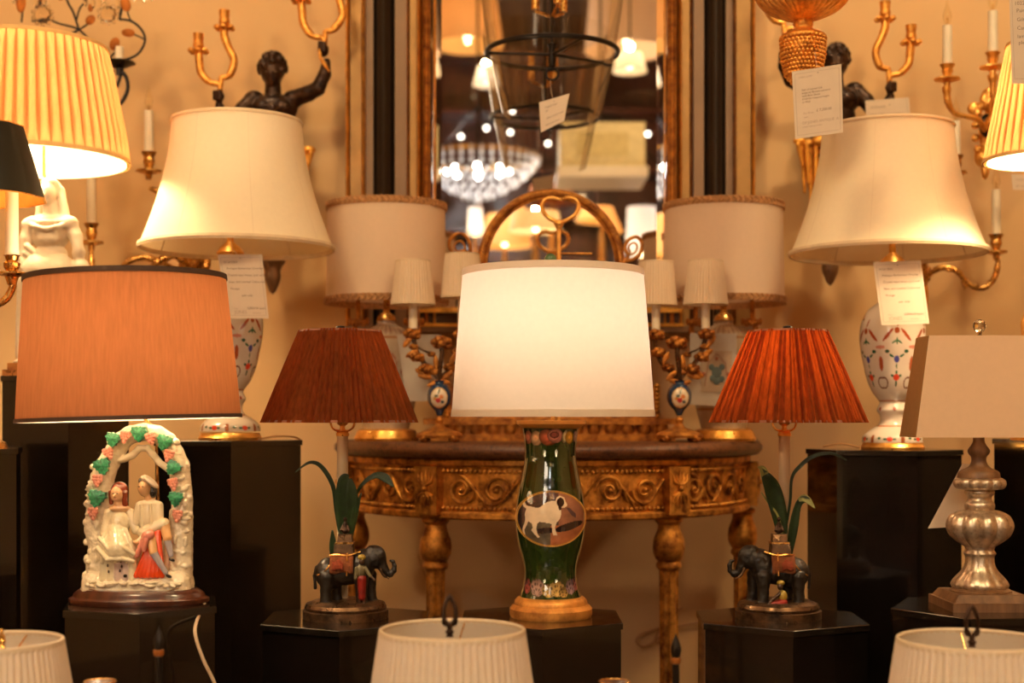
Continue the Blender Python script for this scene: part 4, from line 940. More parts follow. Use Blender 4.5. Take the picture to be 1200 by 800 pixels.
# ============================================================ LAMPS: flowered porcelain with bell shades
def porcelain(px, Y, dyp, shx, lab, zb, sh_top, sh_bot, glow=0):
    s = S(Y); q = PX(Y); cx = q(px, 0).x
    t = thing('porcelain_lamp', lab, 'lamp', (cx, Y, zb), 'pair of flowered porcelain vase lamps')
    z0 = zb; base_py = HOR-(zb-H)/s
    def pz(py): return q(0, py+dyp).z
    m = MB(); m.lathe(cx, Y, [(.0001, z0), (36*s, z0), (37*s, z0+2.5*s), (35*s, z0+5*s), (34*s, z0+8*s), (.0001, z0+8*s)], 60); m.build('gilt_base', M['gold_bright'], t)
    pf = smooth_prof([(9, 330), (8.5, 340), (10, 348), (18, 355), (29, 364), (36, 378), (38, 392), (37, 408), (34, 425), (30, 443), (24, 458), (17, 468), (15, 472), (17, 477), (18, 481), (15, 486), (14, 492), (17, 498), (27, 504), (34, 511), (35, 518)], 5)
    G = [((-10, 394, 1.8, 9.5, 38), (150, 62, 30)), ((10, 394, 1.8, 9.5, -38), (150, 62, 30)), ((0, 389, 3, 3.6), (150, 70, 36)), ((0, 401, 1.2, 4), (40, 90, 60)), ((-3, 402, 1, 3.5, 50), (40, 90, 60)), ((3, 402, 1, 3.5, -50), (40, 90, 60)), ((18.5, 408, 5, 2), (190, 120, 100)), ((-18.5, 408, 5, 2), (190, 120, 100)),
         ((-19, 427, 2.7, 8.5), (162, 74, 38)), ((19, 427, 2.7, 8.5), (162, 74, 38)), ((0, 422, 3.2, 4), (70, 70, 140)), ((0, 430, 1, 3), (60, 90, 60)), ((-6, 418, 3.2, 1.4, 35), (44, 92, 70)), ((6, 418, 3.2, 1.4, -35), (44, 92, 70)), ((-11, 413, 2.6, 2.2), (40, 80, 60)), ((11, 413, 2.6, 2.2), (40, 80, 60)),
         ((0, 443, 4.2, 3.8), (206, 62, 34)), ((-5, 441, 2.4, 1.4, 20), (40, 90, 60)), ((5, 441, 2.4, 1.4, -20), (40, 90, 60)), ((0, 437, 1.4, 2.2), (40, 90, 60)), ((0, 450, 1.3, 4), (60, 80, 60)),
         ((-14, 372, 3, 3), (210, 70, 40)), ((-17, 368, 2.4, 1.4), (40, 84, 60)), ((-10, 375, 2.4, 1.6), (40, 84, 60)), ((2, 380, 1, 5, 20), (150, 62, 30)),
         ((-8, 514, 3.4, 3), (206, 62, 34)), ((-13, 514, 2.6, 1.4), (40, 84, 60)), ((-3, 514, 2.6, 1.4), (40, 84, 60)), ((7, 514, 2.6, 5), (150, 80, 44)), ((16, 513, 2.6, 1.3), (44, 84, 60)), ((0, 479, 2, 2.2), (150, 60, 40)), ((12, 479, 2, 2.2), (150, 60, 40)), ((-12, 479, 2, 2.2), (150, 60, 40))]
    def col(th, r, z):
        py = HOR-(z-H)/s-dyp; rp = r/s
        n = 6; u = ((th/(2*pi)*n+.5+.12) % 1-.5); k = u*38*max(.75, min(1, rp/34)) if 395 < py < 470 else u*2*pi*rp/6
        if 360 < py < 470: k = u*38
        for e, c in G:
            if abs(py-e[1]) < 12 and inell(k, py, e): return rgb(*c)
        kk = abs(k)
        if 434 < py < 466 and abs(sqrt(((kk-17)/5)**2+((py-449)/6)**2)-1) < .16: return rgb(110, 60, 40)
        if abs(py-499) < .7 or abs(py-469.5) < .7: return rgb(170, 96, 50)
        return rgb(206, 190, 172)
    pw = dense([(r*s, pz(py)) for r, py in pf if py+dyp < base_py-6.5], .0013)
    painted(cx, Y, pw, 330, col, 'painted_vase', M['china'], t)
    m = MB(); m.lathe(cx, Y, [(r*s, pz(py)) for r, py in ((.1, 332), (11, 332), (12, 329), (9, 326), (10, 320), (15, 314), (16, 309), (12, 303), (7, 299), (4, 296), (4, 240), (.1, 240))], 32); m.build('gilt_neck', M['gold_bright'], t)
    bulb(t, (cx, Y, q(0, 235).z), .02, False)
    scx = q(shx, 0).x
    pr_ = [(sh_top[0], sh_top[1]), (77, 165), (80, 185), (86, 212), (94, 240), (104, 268), (sh_bot[0], sh_bot[1])]
    pr_ = [(r, p if i in (0, 6) else p+(sh_top[1]-143)) for i, (r, p) in enumerate(pr_)]
    pl = lp(smooth_prof(pr_, 4), Y)
    sh = shade(t, scx, Y, pl, 'sh_cream', 96, None, None)
    spider(sh, scx, Y, pl[0][1]-.006, sh_top[0]*s)
    for (r, z), e, nm in ((pl[0], .0045, 'top_trim'), (pl[-1], .0065, 'bottom_trim')):
        m = MB(); m.lathe(scx, Y, [(r+e*.5, z+e*.9), (r+e*.8, z), (r+e*.4, z-e*.9), (r-e*.3, z-e*.7), (r-e*.3, z+e*.7), (r+e*.5, z+e*.9)], 96, cap=False); m.build(nm, M['trim_cream'], sh)
    m = MB()
    for k in range(8):
        a = 2*pi*k/8+.35; m.tube([(scx+(r-.001)*sin(a), Y-(r-.001)*cos(a), z) for r, z in pl], .0011, 5)
    m.build('shade_wires', M['trim_cream'], sh)
    MB().tube([(scx, Y, pl[0][1]-.006), (cx, Y, q(0, 240).z)], 1.5*s, 8).build('harp_rod', M['brass'], t)
    return t
porcelain(270, YF, -13, 278, 'left flowered porcelain vase lamp with cream bell shade on the tall pedestal', ZF, (75, 144), (112, 290))
porcelain(1046, YH, 0, 1040, 'right flowered porcelain vase lamp with cream bell shade on the tall pedestal', ZH, (75, 151), (112, 296))
card([(255, 298), (307, 298), (315, 373), (268, 373)], 3.14, vase_lines, 'printed card hanging in front of the left flowered porcelain vase', thread=[(272, 289, 3.2), (270, 270, 3.27)])
card([(1023, 307), (1079, 305), (1089, 379), (1033, 381)], 3.14, vase_lines, 'printed card hanging in front of the right flowered porcelain vase', thread=[(1052, 296, 3.2), (1048, 280, 3.27)])
card([(928, 84), (986, 75), (988, 155), (932, 163)], 2.9, [('10282 LAMP', .12, .12, .04, 1), ('Pair of carved Gilt', .18, .31, .042, 0), ('Regency Bronze Lanterns', .18, .355, .042, 0), ('with Bow Shade', .18, .40, .042, 0), ('£100 for reduced height', .18, .445, .042, 0), ('in Wall', .18, .49, .042, 0), ('Our Price', .18, .655, .04, 1), ('£ 7,200.00', .46, .64, .055, 0), ('each', .2, .71, .034, 1), ('OF JONES ANTIQUE  A', .16, .80, .055, 1), ('antique lighting London', .16, .85, .032, 1)],
     'largest printed card, hanging below the gilt drop', hole=(.52, .07), thread=[(956, 70, 2.92), (955, 60, 2.93)])
card([(1014, 118), (1065, 114), (1068, 149), (1016, 150)], 3.72, [('10125 JG03', .09, .30, .12, 0), ('Antique Renaissance Style', .1, .55, .11, 0), ('and Bronze figural wall Sconces', .06, .82, .10, 0)], 'small printed card tucked above the right cream bell shade', hole=(.55, .2), border=True)
card([(1182, -24), (1236, -28), (1244, 98), (1186, 98)], 2.55, [('10223 WH01', .1, .25, .05, 0), ('Pair French', .14, .32, .05, 0), ('Gilt Bronze', .14, .405, .05, 0), ('Candelabra', .14, .485, .05, 0), ('lamps with', .14, .565, .05, 0), ('pleated shades', .16, .625, .05, 0), ('JONES', .3, .83, .08, 1)], 'printed card cut off at the upper right corner', hole=(.5, .05))
card([(632, 120), (667, 111), (661, 143), (634, 155)], 3.34, [('English Bell', .2, .27, .095, 0), ('Jar', .22, .4, .095, 0), ('Glass lantern with', .24, .66, .095, 0), ('later iron frame', .2, .88, .095, 0)], 'small curled card hanging from the glass lantern', hole=(.5, .12), border=False, bend=1.2, dy=(0, -6, -8, 0), thread=[(646, 108, 3.37), (645, 94, 3.48)])
card([(1128, 543), (1164, 546), (1140, 616), (1084, 618)], 2.70, [], 'plain pale card hanging on edge behind the silvered glass neck', hole=None, dy=(0, 10, 0, -12), border=False, thread=None)
card([(160+13, 131), (208, 131), (208, 134), (173, 134)], 3.6, [], 'x', border=False, hole=None) if False else None
card([(1185, 204), (1232, 207), (1230, 224), (1187, 222)], 3.6, [('10220 pair of', .1, .4, .2, 1), ('gilt sconces', .1, .8, .2, 1)], 'small card hanging under the striped pleated shade at the right edge', hole=None, border=False)
card([(238, 127), (284, 127), (286, 139), (240, 139)], 3.74, [], 'white card peeping over the left cream bell shade', hole=None, border=False)
# white cards leaning on the wall behind the console
def leaning(quad, lab, art=False):
    t = card(quad, 3.47, [], lab, 'price_tag', hole=(.5, .05), border=False, mat='card_white', thread=[((quad[0][0]+quad[1][0])/2, 372, 3.48), ((quad[0][0]+quad[1][0])/2, 350, 3.5)])
    if art:
        m = MB(); g = MB(); b_ = MB(); q = PX(3.795)
        A, B2 = W(822, 411, 3.465), W(858, 459, 3.465)
        x = MB(); x.box(((A.x+B2.x)/2, 3.468, (A.z+B2.z)/2), B2.x-A.x, .002, A.z-B2.z); x.build('drawing_sheet', M['card_aged'], t, smooth=False)
        for px, py, r, c in ((840, 436, 7, 0), (834, 430, 4, 0), (846, 430, 4, 0), (840, 446, 5, 0), (835, 443, 4, 0), (846, 444, 4, 0), (824.5, 438, 3, 1), (840, 420, 2.4, 1), (853, 438, 2.6, 1)):
            (g if c == 0 else b_).sphere(PX(3.465)(px, py, .3), (r*.0020*.9, .0008, r*.0020), 8, 5)
        b_.tube([PX(3.465)(x_, y_, .3) for x_, y_ in ((826, 452), (830, 425), (840, 414), (850, 425), (854, 452))], .0009, 5)
        g.build('blue_print', plain('blue_green_print', (.10, .13, .12), .8), t); b_.build('red_print', plain('sepia_print', (.30, .10, .05), .8), t)
M['card_white'] = plain('white_mount_card', (.50, .42, .33), .8, nz=.03); M['card_aged'] = plain('aged_drawing_paper', (.42, .30, .20), .8, nz=.1)
leaning([(465, 392), (517, 392), (524, 470), (476, 470)], 'blank side of a white card hanging behind the left candelabra lamp')
leaning([(809, 390), (863, 391), (864, 476), (806, 474)], 'white card with a small urn drawing hanging behind the right candelabra lamp', True)

# ============================================================ drum shade lamps with painted jars
def jarlamp(px, lab, d):
    Y = 3.58; s = S(Y); q = PX(Y); cx = q(px, 0).x; zb = TZ
    t = thing('drum_shade_lamp', lab, 'lamp', (cx, Y, zb), 'pair of drum shade lamps with painted jars')
    pz = lambda p: q(0, p).z
    m = MB(); m.lathe(cx, Y, [(.0001, zb), (37*s, zb), (38*s, zb+3*s), (36*s, zb+7*s), (34*s, zb+12*s), (30*s, zb+14*s), (.0001, zb+14*s)], 48); m.build('gilt_base', M['gold_bright'], t)
    pf = smooth_prof([(26, 503), (28, 495), (33, 475), (37, 450), (38, 425), (36, 405), (30, 392), (22, 385), (12, 380), (11, 374)], 5)
    def col(th, r, z):
        py = HOR-(z-H)/s; u = (th*4/(2*pi)+.5) % 1-.5; k = u*58; nv = noise.fractal(Vector((k*.12, py*.12, 2)), 1, 2, 3)
        e = (k/15)**2+((py-432)/20)**2
        if e < .3+.4*nv: return rgb(96, 104, 110)
        if abs(e-1) < .10: return rgb(170, 96, 60)
        if inell(abs(k), py, (22, 436, 2.5, 5)): return rgb(150, 70, 50)
        if abs(py-397) < 1 or abs(py-480) < 1: return rgb(160, 100, 50)
        if py < 394 and sin(k*.8) > .6: return rgb(160, 130, 110)
        return rgb(190+10*nv, 168+10*nv, 140+10*nv)
    painted(cx, Y, dense([(r*s, pz(p)) for r, p in pf], .004), 160, col, 'painted_jar', M['china'], t)
    for sg in (-1, 1):
        m = MB(); m.tube(cr([(cx+sg*30*s, Y, pz(398)), (cx+sg*38*s, Y, pz(388)), (cx+sg*34*s, Y, pz(378)), (cx+sg*26*s, Y, pz(382))], 6), [2.2*s, 3.2*s, 3*s, 2*s], 8)
        for k in range(7): m.sphere((cx+sg*(22+k*3.4)*s, Y-4*s, pz(377+(k % 2)*1.2)), (2.6*s, 3*s, 4.5*s), 8, 5)
        m.lathe(cx+sg*33*s, Y-3*s, [(2.6*s, pz(374)), (2.6*s, pz(350))], 10)
        m.build('gilt_handle', M['gold_red'], t)
    MB().lathe(cx, Y, [(r*s, pz(p)) for r, p in ((.1, 376), (12, 376), (10, 370), (4, 366), (3, 300), (.1, 300))], 20).build('brass_stem', M['brass'], t)
    pl = lp([(68.5, 239), (69, 280), (70, 320), (70.5, 357)], Y)
    sh = shade(t, cx, Y, pl, 'sh_drum', 96, None, None); spider(sh, cx, Y, pl[0][1]-.004, 68*s)
    for (r, z), nm in ((pl[0], 'top_braid'), (pl[-1], 'bottom_braid')):
        m = MB(); sg = -1 if nm[0] == 't' else 1
        m.lathe(cx, Y, [(r+.0015, z), (r+.0025, z+sg*.009), (r+.0015, z+sg*.017), (r-.001, z+sg*.017), (r-.001, z)], 96, cap=False)
        for k in range(64):
            a = 2*pi*k/64
            m.tube([(cx+(r+.003)*sin(a), Y-(r+.003)*cos(a), z), (cx+(r+.004)*sin(a+.05), Y-(r+.004)*cos(a+.05), z+sg*.009), (cx+(r+.003)*sin(a), Y-(r+.003)*cos(a), z+sg*.017)], .0022, 4)
        m.build(nm, M['trim_gimp'], sh)
jarlamp(453, 'left painted jar lamp with beige drum shade edged in brown braid, on the console', -1)
jarlamp(848, 'right painted jar lamp with beige drum shade edged in brown braid, on the console', 1)

# ============================================================ candelabra lamps with porcelain vases
def rose(m, c, r, seed=0):
    rr = random.Random(seed); m.sphere(c, r*.62, 8, 6)
    for k in range(8):
        a = k*2.4; e = -.5+.13*k; p = Vector(c)+Vector((cos(a)*cos(e), sin(a)*cos(e)*.9-.2, sin(e)))*r*.6
        m.sphere(p, (r*.42, r*.42, r*.36), 7, 5, Matrix.Rotation(a, 3, 'Z'))
def candel(px, d, lab):
    Y = 3.38; s = S(Y); q0 = PX(Y); zb = TZ
    def q(x, y, dy=0): return q0(px+d*(x-515), y, dy)
    cx = q0(px, 0).x; t = thing('candelabra_lamp', lab, 'lamp', (cx, Y, zb), 'pair of gilt rose candelabra lamps')
    pz = lambda p: q0(0, p).z
    m = MB(); m.lathe(cx, Y, [(.0001, zb+5*s), (27*s, zb+5*s), (28*s, zb+8*s), (25*s, zb+11*s), (17*s, zb+14*s), (8*s, zb+17*s), (4*s, zb+22*s), (5*s, zb+26*s), (3*s, zb+30*s), (.0001, zb+30*s)], 32)
    for k in range(4):
        a = pi/4+k*pi/2; c = Vector((cx+24*s*sin(a), Y-24*s*cos(a), zb+3.2*s)); m.sphere(c, (6*s, 6*s, 3.2*s), 8, 6); m.sphere(c+Vector((0, -4*s, 2*s)), 3*s, 8, 5)
    m.build('ormolu_foot', M['gold_red'], t)
    vp = smooth_prof([(3, 487), (6, 481), (12, 474), (14.5, 466), (13.5, 458), (10, 452), (6, 449), (7, 446)], 5)
    bz = HOR-(zb-H)/s
    def col(th, r, z):
        py = HOR-(z-H)/s; x = r*sin(th)/s; 
        if cos(th) > 0 and (x/10)**2+((py-466)/12)**2 < 1:
            if (x/10)**2+((py-466)/12)**2 > .86: return rgb(200, 150, 70)
            for e, c in (((-1, 469, 3, 3), (190, 60, 60)), ((3, 465, 2.6, 2.6), (200, 120, 60)), ((-3, 464, 2.5, 2), (80, 90, 70)), ((0, 459, 1, 4, 20), (60, 80, 50)), ((4, 471, 2, 2), (70, 80, 90)), ((-5, 467, 1.6, 1.6), (206, 140, 60))):
                if inell(x, py, e): return rgb(*c)
            return rgb(224, 206, 178)
        return rgb(20, 52, 84)
    painted(cx, Y, dense([(r*s, pz(p)) for r, p in vp], .0013), 96, col, 'porcelain_vase', M['china'], t)
    m = MB()
    A1 = [q(515, 447), q(511, 440), q(504, 432), q(496, 424), q(489, 412), q(486, 402), q(483, 392)]
    A2 = [q(516, 447), q(521, 438, 8), q(530, 430, 12), q(538, 418, 12), q(542, 402, 12), q(541, 386, 12)]
    A3 = [q(515, 447), q(516, 430, -4), q(518, 415, -6), q(518, 404, -6)]
    for A in (A1, A2, A3): m.tube(cr(A, 4), 2.8*s, 7)
    m.tube(cr([q(486, 404), q(495, 410, -3), q(505, 414, -5)], 4), 1.2*s, 6)
    m.build('gilt_branches', M['bronze_rim'], t)
    for i, (x, y, r) in enumerate(((483, 391, 9), (485, 406, 5), (489, 418, 8), (500, 432, 8.5), (518, 401, 11), (506, 415, 4.5), (527, 430, 7), (538, 412, 8), (541, 391, 9))):
        mm = MB(); rose(mm, q(x, y, 0 if x < 525 else 10), r*1.22*s, i); mm.build('gilt_rose', M['gold_red'], t)
    mm = MB()
    for x, y, a in ((494, 437, .6), (478, 400, 2.2), (483, 414, 2.6), (498, 441, .2), (511, 425, 1.5), (524, 440, 2.4), (531, 420, 2), (509, 436, 2.9), (520, 447, .3), (509, 449, 2.8)):
        mm.sphere(q(x, y, -2), (9*s, 1.2*s, 3.4*s), 10, 5, Matrix.Rotation(a, 3, 'Y'))
    mm.build('gilt_leaves', M['gold_red'], t)
    for x, y0, y1, dy, st, sb, sy0, sy1, rx in ((484, 385, 352, 0, 19.5, 25, 305, 357, 0), (541, 384, 342, 12, 19.5, 24, 296, 348, 0)):
        if d < 0 and x > 500: y0, y1, sy0, sy1 = 388, 352, 305, 357
        c = q(x, 0, dy)
        MB().lathe(c.x, c.y, [(.0001, pz(y0)), (5.2*s, pz(y0)), (4.8*s, pz(sy0+18)), (.0001, pz(sy0+18))], 16).build('candle_sleeve', M['candle'], t)
        pl = lp([(st, sy0), (st+(sb-st)*.5, (sy0+sy1)/2), (sb, sy1)], Y)
        sx = 0 if x < 500 else .0; sh = shade(t, c.x, c.y, pl, 'sh_small', 264, pleats(42, .05, .15, 5, 1), 'trim_cream', (.003, .004))
        spider(sh, c.x, c.y, pl[0][1]-.003, st*s)
    return t
candel(515, 1, 'left gilt rose candelabra lamp on a blue vase with two small pleated shades')
candel(796, -1, 'right gilt rose candelabra lamp on a blue vase with two small pleated shades')

# ============================================================ gilt stand and arched mirror on the console
Y = 3.60; s = S(Y); q = PX(Y)
gs = thing('gilt_stand', 'carved gilt stand with fluted plinth behind the white shade', 'stand', (q(646, 0).x, Y, TZ))
def bx(t, n, x0, x1, p0, p1, y0, y1, mat, Yr=Y, ang=None):
    a = W(x0, p0, Yr); b = W(x1, p1, Yr); return MB().box(((a.x+b.x)/2, (y0+y1)/2, (a.z+b.z)/2), b.x-a.x, y1-y0, a.z-b.z).build(n, M[mat], t, smooth=False)
zpy = HOR+(H-TZ)/s
bx(gs, 'plinth', 505, 788, zpy-8, zpy, 3.53, 3.70, 'gold_red'); bx(gs, 'plinth_frieze', 512, 780, 497, zpy-8, 3.545, 3.69, 'gold_red')
m = MB()
for k in range(14):
    x = 520+k*19.4; m.lathe(q(x, 0).x, 3.545, [(.0002, q(0, 512).z), (4*s, q(0, 510).z), (7.5*s, q(0, 505).z), (7*s, q(0, 498).z), (.0002, q(0, 498).z)], 10)
m.build('fluted_drops', M['gold_red'], gs)
bx(gs, 'cornice', 498, 794, 490, 497, 3.525, 3.70, 'gold_red'); 
bx(gs, 'side_panel', 521, 771, 452, 490, 3.56, 3.69, 'gold_red'); bx(gs, 'stand_top', 560, 731, 312, 452, 3.62, 3.69, 'gold_dull')
for x in (524, 768):
    m = MB(); m.tube([q(x, 490, -18), q(x, 450, -18)], 3*s, 8)
    for k in range(8): m.sphere(q(x, 487-k*5, -21), (3.4*s, 2*s, 2.2*s), 8, 5)
    m.build('corner_moulding', M['gold_dull'], gs)
am = thing('arched_mirror', 'small arched mirror in a roped gilt frame with ribbon loops, above the glowing white shade', 'mirror', tuple(q(646, 312)))
m = MB(); arc = []
for i in range(49):
    a = pi*i/48; arc.append((646-76*cos(a), 312-80*sin(a)))
vs = [(q(x, 0).x, 3.60, q(0, y).z) for x, y in arc]; n = len(vs)
m.add(vs+[(x, 3.606, z) for x, _, z in vs], [tuple(range(n)), tuple(range(n, 2*n))[::-1]]+[(i, (i+1) % n, n+(i+1) % n, n+i) for i in range(n)]); m.build('mirror_glass', M['mirror'], am, smooth=False)
m = MB(); m.tube([q(646-82*cos(pi*i/48), 312-86*sin(pi*i/48)) for i in range(49)], 5*s, 12)
m.tube([q(646-76*cos(pi*i/48), 312-80*sin(pi*i/48), -2) for i in range(49)], 1.4*s, 6); m.build('arched_frame', M['gold_red'], am)
m = MB()
for i in range(72):
    a = pi*i/71; m.sphere(q(646-83*cos(a), 312-87*sin(a), -4.5), (1.3*s, 1.8*s, 2.4*s), 6, 4, Matrix.Rotation(a-.6, 3, 'Y'))
m.build('rope_beading', M['gold_dull'], am)
MB().tube([q(566, 311), q(726, 311)], 2.5*s, 8).build('lower_rail', M['gold_dull'], am)
for cx_, sg in ((539, 1), (740, -1)):
    m = MB()
    if sg > 0: pts = [(562, 309), (552, 304), (551, 288), (546, 277), (536, 274), (527, 282), (528, 293), (536, 298), (548, 296), (556, 305)]
    else: pts = [(730, 309), (736, 300), (732, 290), (737, 281), (746, 278), (752, 285), (750, 297), (742, 304), (733, 306)]
    m.tube(cr([q(x, y, -3) for x, y in pts], 5), 2.1*s, 8); m.tube(cr([q((x+cx_)/2, (y+288)/2+2, -5) for x, y in pts], 5), 1.3*s, 6); m.build('ribbon_loop', M['gold_red'], am)
# heart shaped brass finial standing before the mirror
q = PX(3.3); s = S(3.3)
hk = thing('brass_key_stand', 'tall brass stem with heart shaped loop before the arched mirror', 'ornament', tuple(q(655, 515)))
MB().tube([q(655, 517), q(655, 262)], 2.7*s, 10).build('stem', M['gold_bright'], hk)
MB().tube(cr([q(x, y) for x, y in ((656, 260), (646, 257), (638, 250), (635, 241), (639, 234), (647, 231.5), (656, 233.5), (665, 231.5), (673, 233), (678, 240), (675, 250), (666, 257))], 6, True), 2.5*s, 10, closed=True).build('heart_loop', M['gold_bright'], hk)
MB().tube([q(655, 297), q(694, 297)], 1.3*s, 8).build('cross_bar', M['gold_dull'], hk); MB().lathe(q(655, 0).x, 3.3, [(r*s, q(0, p).z) for r, p in ((.1, 257), (5, 259), (6, 262), (4, 266), (3, 269), (.1, 269))], 16).build('collar', M['gold_bright'], hk)
MB().lathe(q(655, 0).x, 3.3, [(.0001, TZ), (.03, TZ), (.028, TZ+.008), (.006, TZ+.012), (.0001, TZ+.012)], 24).build('foot', M['gold_dull'], hk)

# ============================================================ bronze boy wall appliques
def putto(mir, lab):
    Y = 3.80; s = S(Y); q0 = PX(Y); sh_y = -10 if mir else 0
    def q(x, y, dy=0): return q0((1299-x) if mir else x, y+sh_y, dy)
    d = -1 if mir else 1
    hx = -9 if mir else 0   # head leans
    t = thing('wall_applique', lab, 'wall light', tuple(q(319, 345, 30)), 'pair of bronze boy wall appliques')
    B = None
    P = [E(q(319+hx*.0, 84), (13.5*s, 14*s, 17*s)), E(q(320, 92, -6), (9*s, 9*s, 10*s)), C(q(320, 97), q(320, 110), 9*s, 10*s), E(q(320, 90, -14), (2.2*s, 2.4*s, 3*s)), E(q(320, 99, -10), (4*s, 3*s, 4*s))]
    P += [E(q(320, 128), (29*s, 17*s, 18*s)), E(q(320, 150), (24*s, 16*s, 24*s)), E(q(298, 117), (12*s, 11*s, 11*s)), E(q(343, 117), (12*s, 11*s, 11*s)), E(q(310, 128, -12), (11*s, 7*s, 8*s)), E(q(332, 128, -12), (11*s, 7*s, 8*s)), E(q(320, 185), (24*s, 16*s, 24*s))]
    P += chain([q(344, 116), q(362, 111, -6), q(374, 106, -10)], [10*s, 9.5*s, 8.5*s]); P += chain([q(374, 106, -10), q(382, 90, -12), q(384, 76, -12)], [8.5*s, 7.5*s, 5*s])
    P += [E(q(381, 62, -12), (6*s, 5.5*s, 8*s))]; P += [C(q(376, 54+k*3.2, -17), q(383, 55+k*3.2, -19), 1.9*s, 1.9*s) for k in range(4)]+[C(q(385, 60, -15), q(379, 53, -15), 2*s, 1.8*s)]
    P += chain([q(297, 117), q(286, 130, -8), q(277, 146, -14)], [10*s, 9*s, 8*s]); P += chain([q(277, 146, -14), q(266, 138, -20), q(261, 128, -20)], [8*s, 6.5*s, 5*s])
    P += [E(q(261, 118, -20), (5.6*s, 5.2*s, 7*s))]; P += [C(q(256, 113+k*3, -25), q(263, 113.5+k*3, -27), 1.8*s, 1.8*s) for k in range(4)]+[C(q(266, 118, -22), q(262, 110, -22), 2*s, 1.8*s)]
    bd = blob('boy_figure', P, .0028, M['bronze'], t, smooth=4, colored=False)
    rr = random.Random(4); Hh = [E(q(319, 80, 2), (15.5*s, 15*s, 17*s))]
    for k in range(60):
        a = rr.random()*2*pi; e = rr.random()*1.7-.35; p = q(319, 80, 2)+Vector((cos(a)*cos(e)*15*s, sin(a)*cos(e)*14*s, sin(e)*18*s))
        if p.y < q(0, 0, -6).y and p.z < q(0, 78).z: continue
        Hh.append(E(p, (3.6*s,)*3))
    blob('curly_hair', Hh, .0022, M['bronze'], bd, smooth=1, colored=False)
    m = MB()
    for x in (314.5, 325.5): m.sphere(q(x, 88, -13.5), (2.4*s, 1.2*s, 1.2*s), 8, 5)
    m.build('eyes', M['bronze_rim'], bd)
    # gilt candle branches
    for hxp, hyp, dy, br in ((381, 57, -14, (((355, 0), (362, 12, 30, 42, 49)), ((392, -33), (388, -20, 5, 30, 45)))), (261, 112, -20, (((237, 60), ()), ((267, 33), ())))):
        ca = thing('candle_branch', '', '', (0, 0, 0)) if False else None
        for bi, b in enumerate(br):
            tip = b[0]; tx, ty = tip
            m = MB()
            if bi == 0: pts = [(hxp+1, hyp+6), (hxp, hyp-8), (tx+13, hyp-11), (tx+3, (ty+hyp)/2+4), (tx+1, ty+16), (tx, ty+6)]
            else: pts = [(hxp, hyp+6), (hxp+2, hyp-10), (hxp+3, hyp-16), (hxp+12, hyp-19), (tx+11, hyp-36), (tx+4, ty+26), (tx, ty+14), (tx, ty+4)]
            m.tube(cr([q(x, y, dy) for x, y in pts], 6), [3.2*s, 3*s, 3.4*s, 4.4*s, 4.6*s, 4.8*s, 4.6*s], 10)
            m.build('gilt_branch', M['ormolu'], t)
            m = MB(); c = q(tx, ty, dy)
            m.lathe(c.x, c.y, [(.0001, c.z-8*s), (5*s, c.z-7*s), (4*s, c.z-2*s), (6*s, c.z), (6.2*s, c.z+4*s), (5.4*s, c.z+5*s), (6.2*s, c.z+14*s), (6.5*s, c.z+15*s), (4.5*s, c.z+15*s), (4.5*s, c.z+8*s), (.0001, c.z+8*s)], 20)
            for k in range(6): a = 2*pi*k/6; m.sphere((c.x+9*s*sin(a), c.y-9*s*cos(a), c.z-5*s), (4*s, 4*s, 3.2*s), 8, 5)
            m.build('candle_cup', M['ormolu'], t)
    MB().tube(cr([q(377, 62, -18), q(378, 72, -18), q(383, 80, -20), q(388, 88, -18)], 5), [1.5*s, 1.8*s, 2.5*s, 1.2*s], 8).build('gilt_stem_end', M['ormolu'], t)
    # gilt drapery and pendant, wall plate
    D = []
    for k in range(9):
        a = k/8; x = 297+a*48; e = (k % 2)*5; D.append(C(q(x, 186, -6-8*sin(a*pi)+e), q(305+a*30, 244+(k*7 % 4)*6+12*sin(a*pi), -8*sin(a*pi)+e), 2.8*s, 1.8*s))
    D.append(C(q(352, 186, 4), q(346, 230, 4), 9*s, 5*s, None))
    D += [C(q(346+k*5.2, 182, -14+(k % 2)*6), q(345+k*4.6-(k*k)*.2, (262, 250, 226, 236, 205)[k], -10+(k % 2)*5), 2.8*s, 1.9*s) for k in range(5)]+[E(q(363, 177, -8), (8*s, 6*s, 5*s)), E(q(353, 180, -8), (7*s, 6*s, 5*s)), E(q(341, 178, -14), (10*s, 8*s, 7*s)), E(q(320, 188, -2), (24*s, 14*s, 9*s))]
    blob('gilt_drapery', D, .0018, M['gold'], t, smooth=2, colored=False)
    m = MB(); c = q(324 if mir else 318, 0); m.lathe(c.x, c.y+10*s, [(r*s, q(0, p).z) for r, p in ((.1, 256), (12, 262), (13, 300), (15, 306), (11, 311), (9, 317), (10, 322), (9, 328), (4, 340), (.1, 344))], 24); m.build('carved_pendant', M['raw_wood'], t)
    bxm = MB(); c = q(320, 190, 50); bxm.box((c.x, 3.93, c.z), 30*s, .07, 120*s); bxm.build('wall_plate', M['bronze'], t, smooth=False)
putto(False, 'left bronze curly haired boy applique raising gilt candle branches, above the cream shade')
putto(True, 'right bronze boy applique with gilt drapery, half hidden by the hanging card')
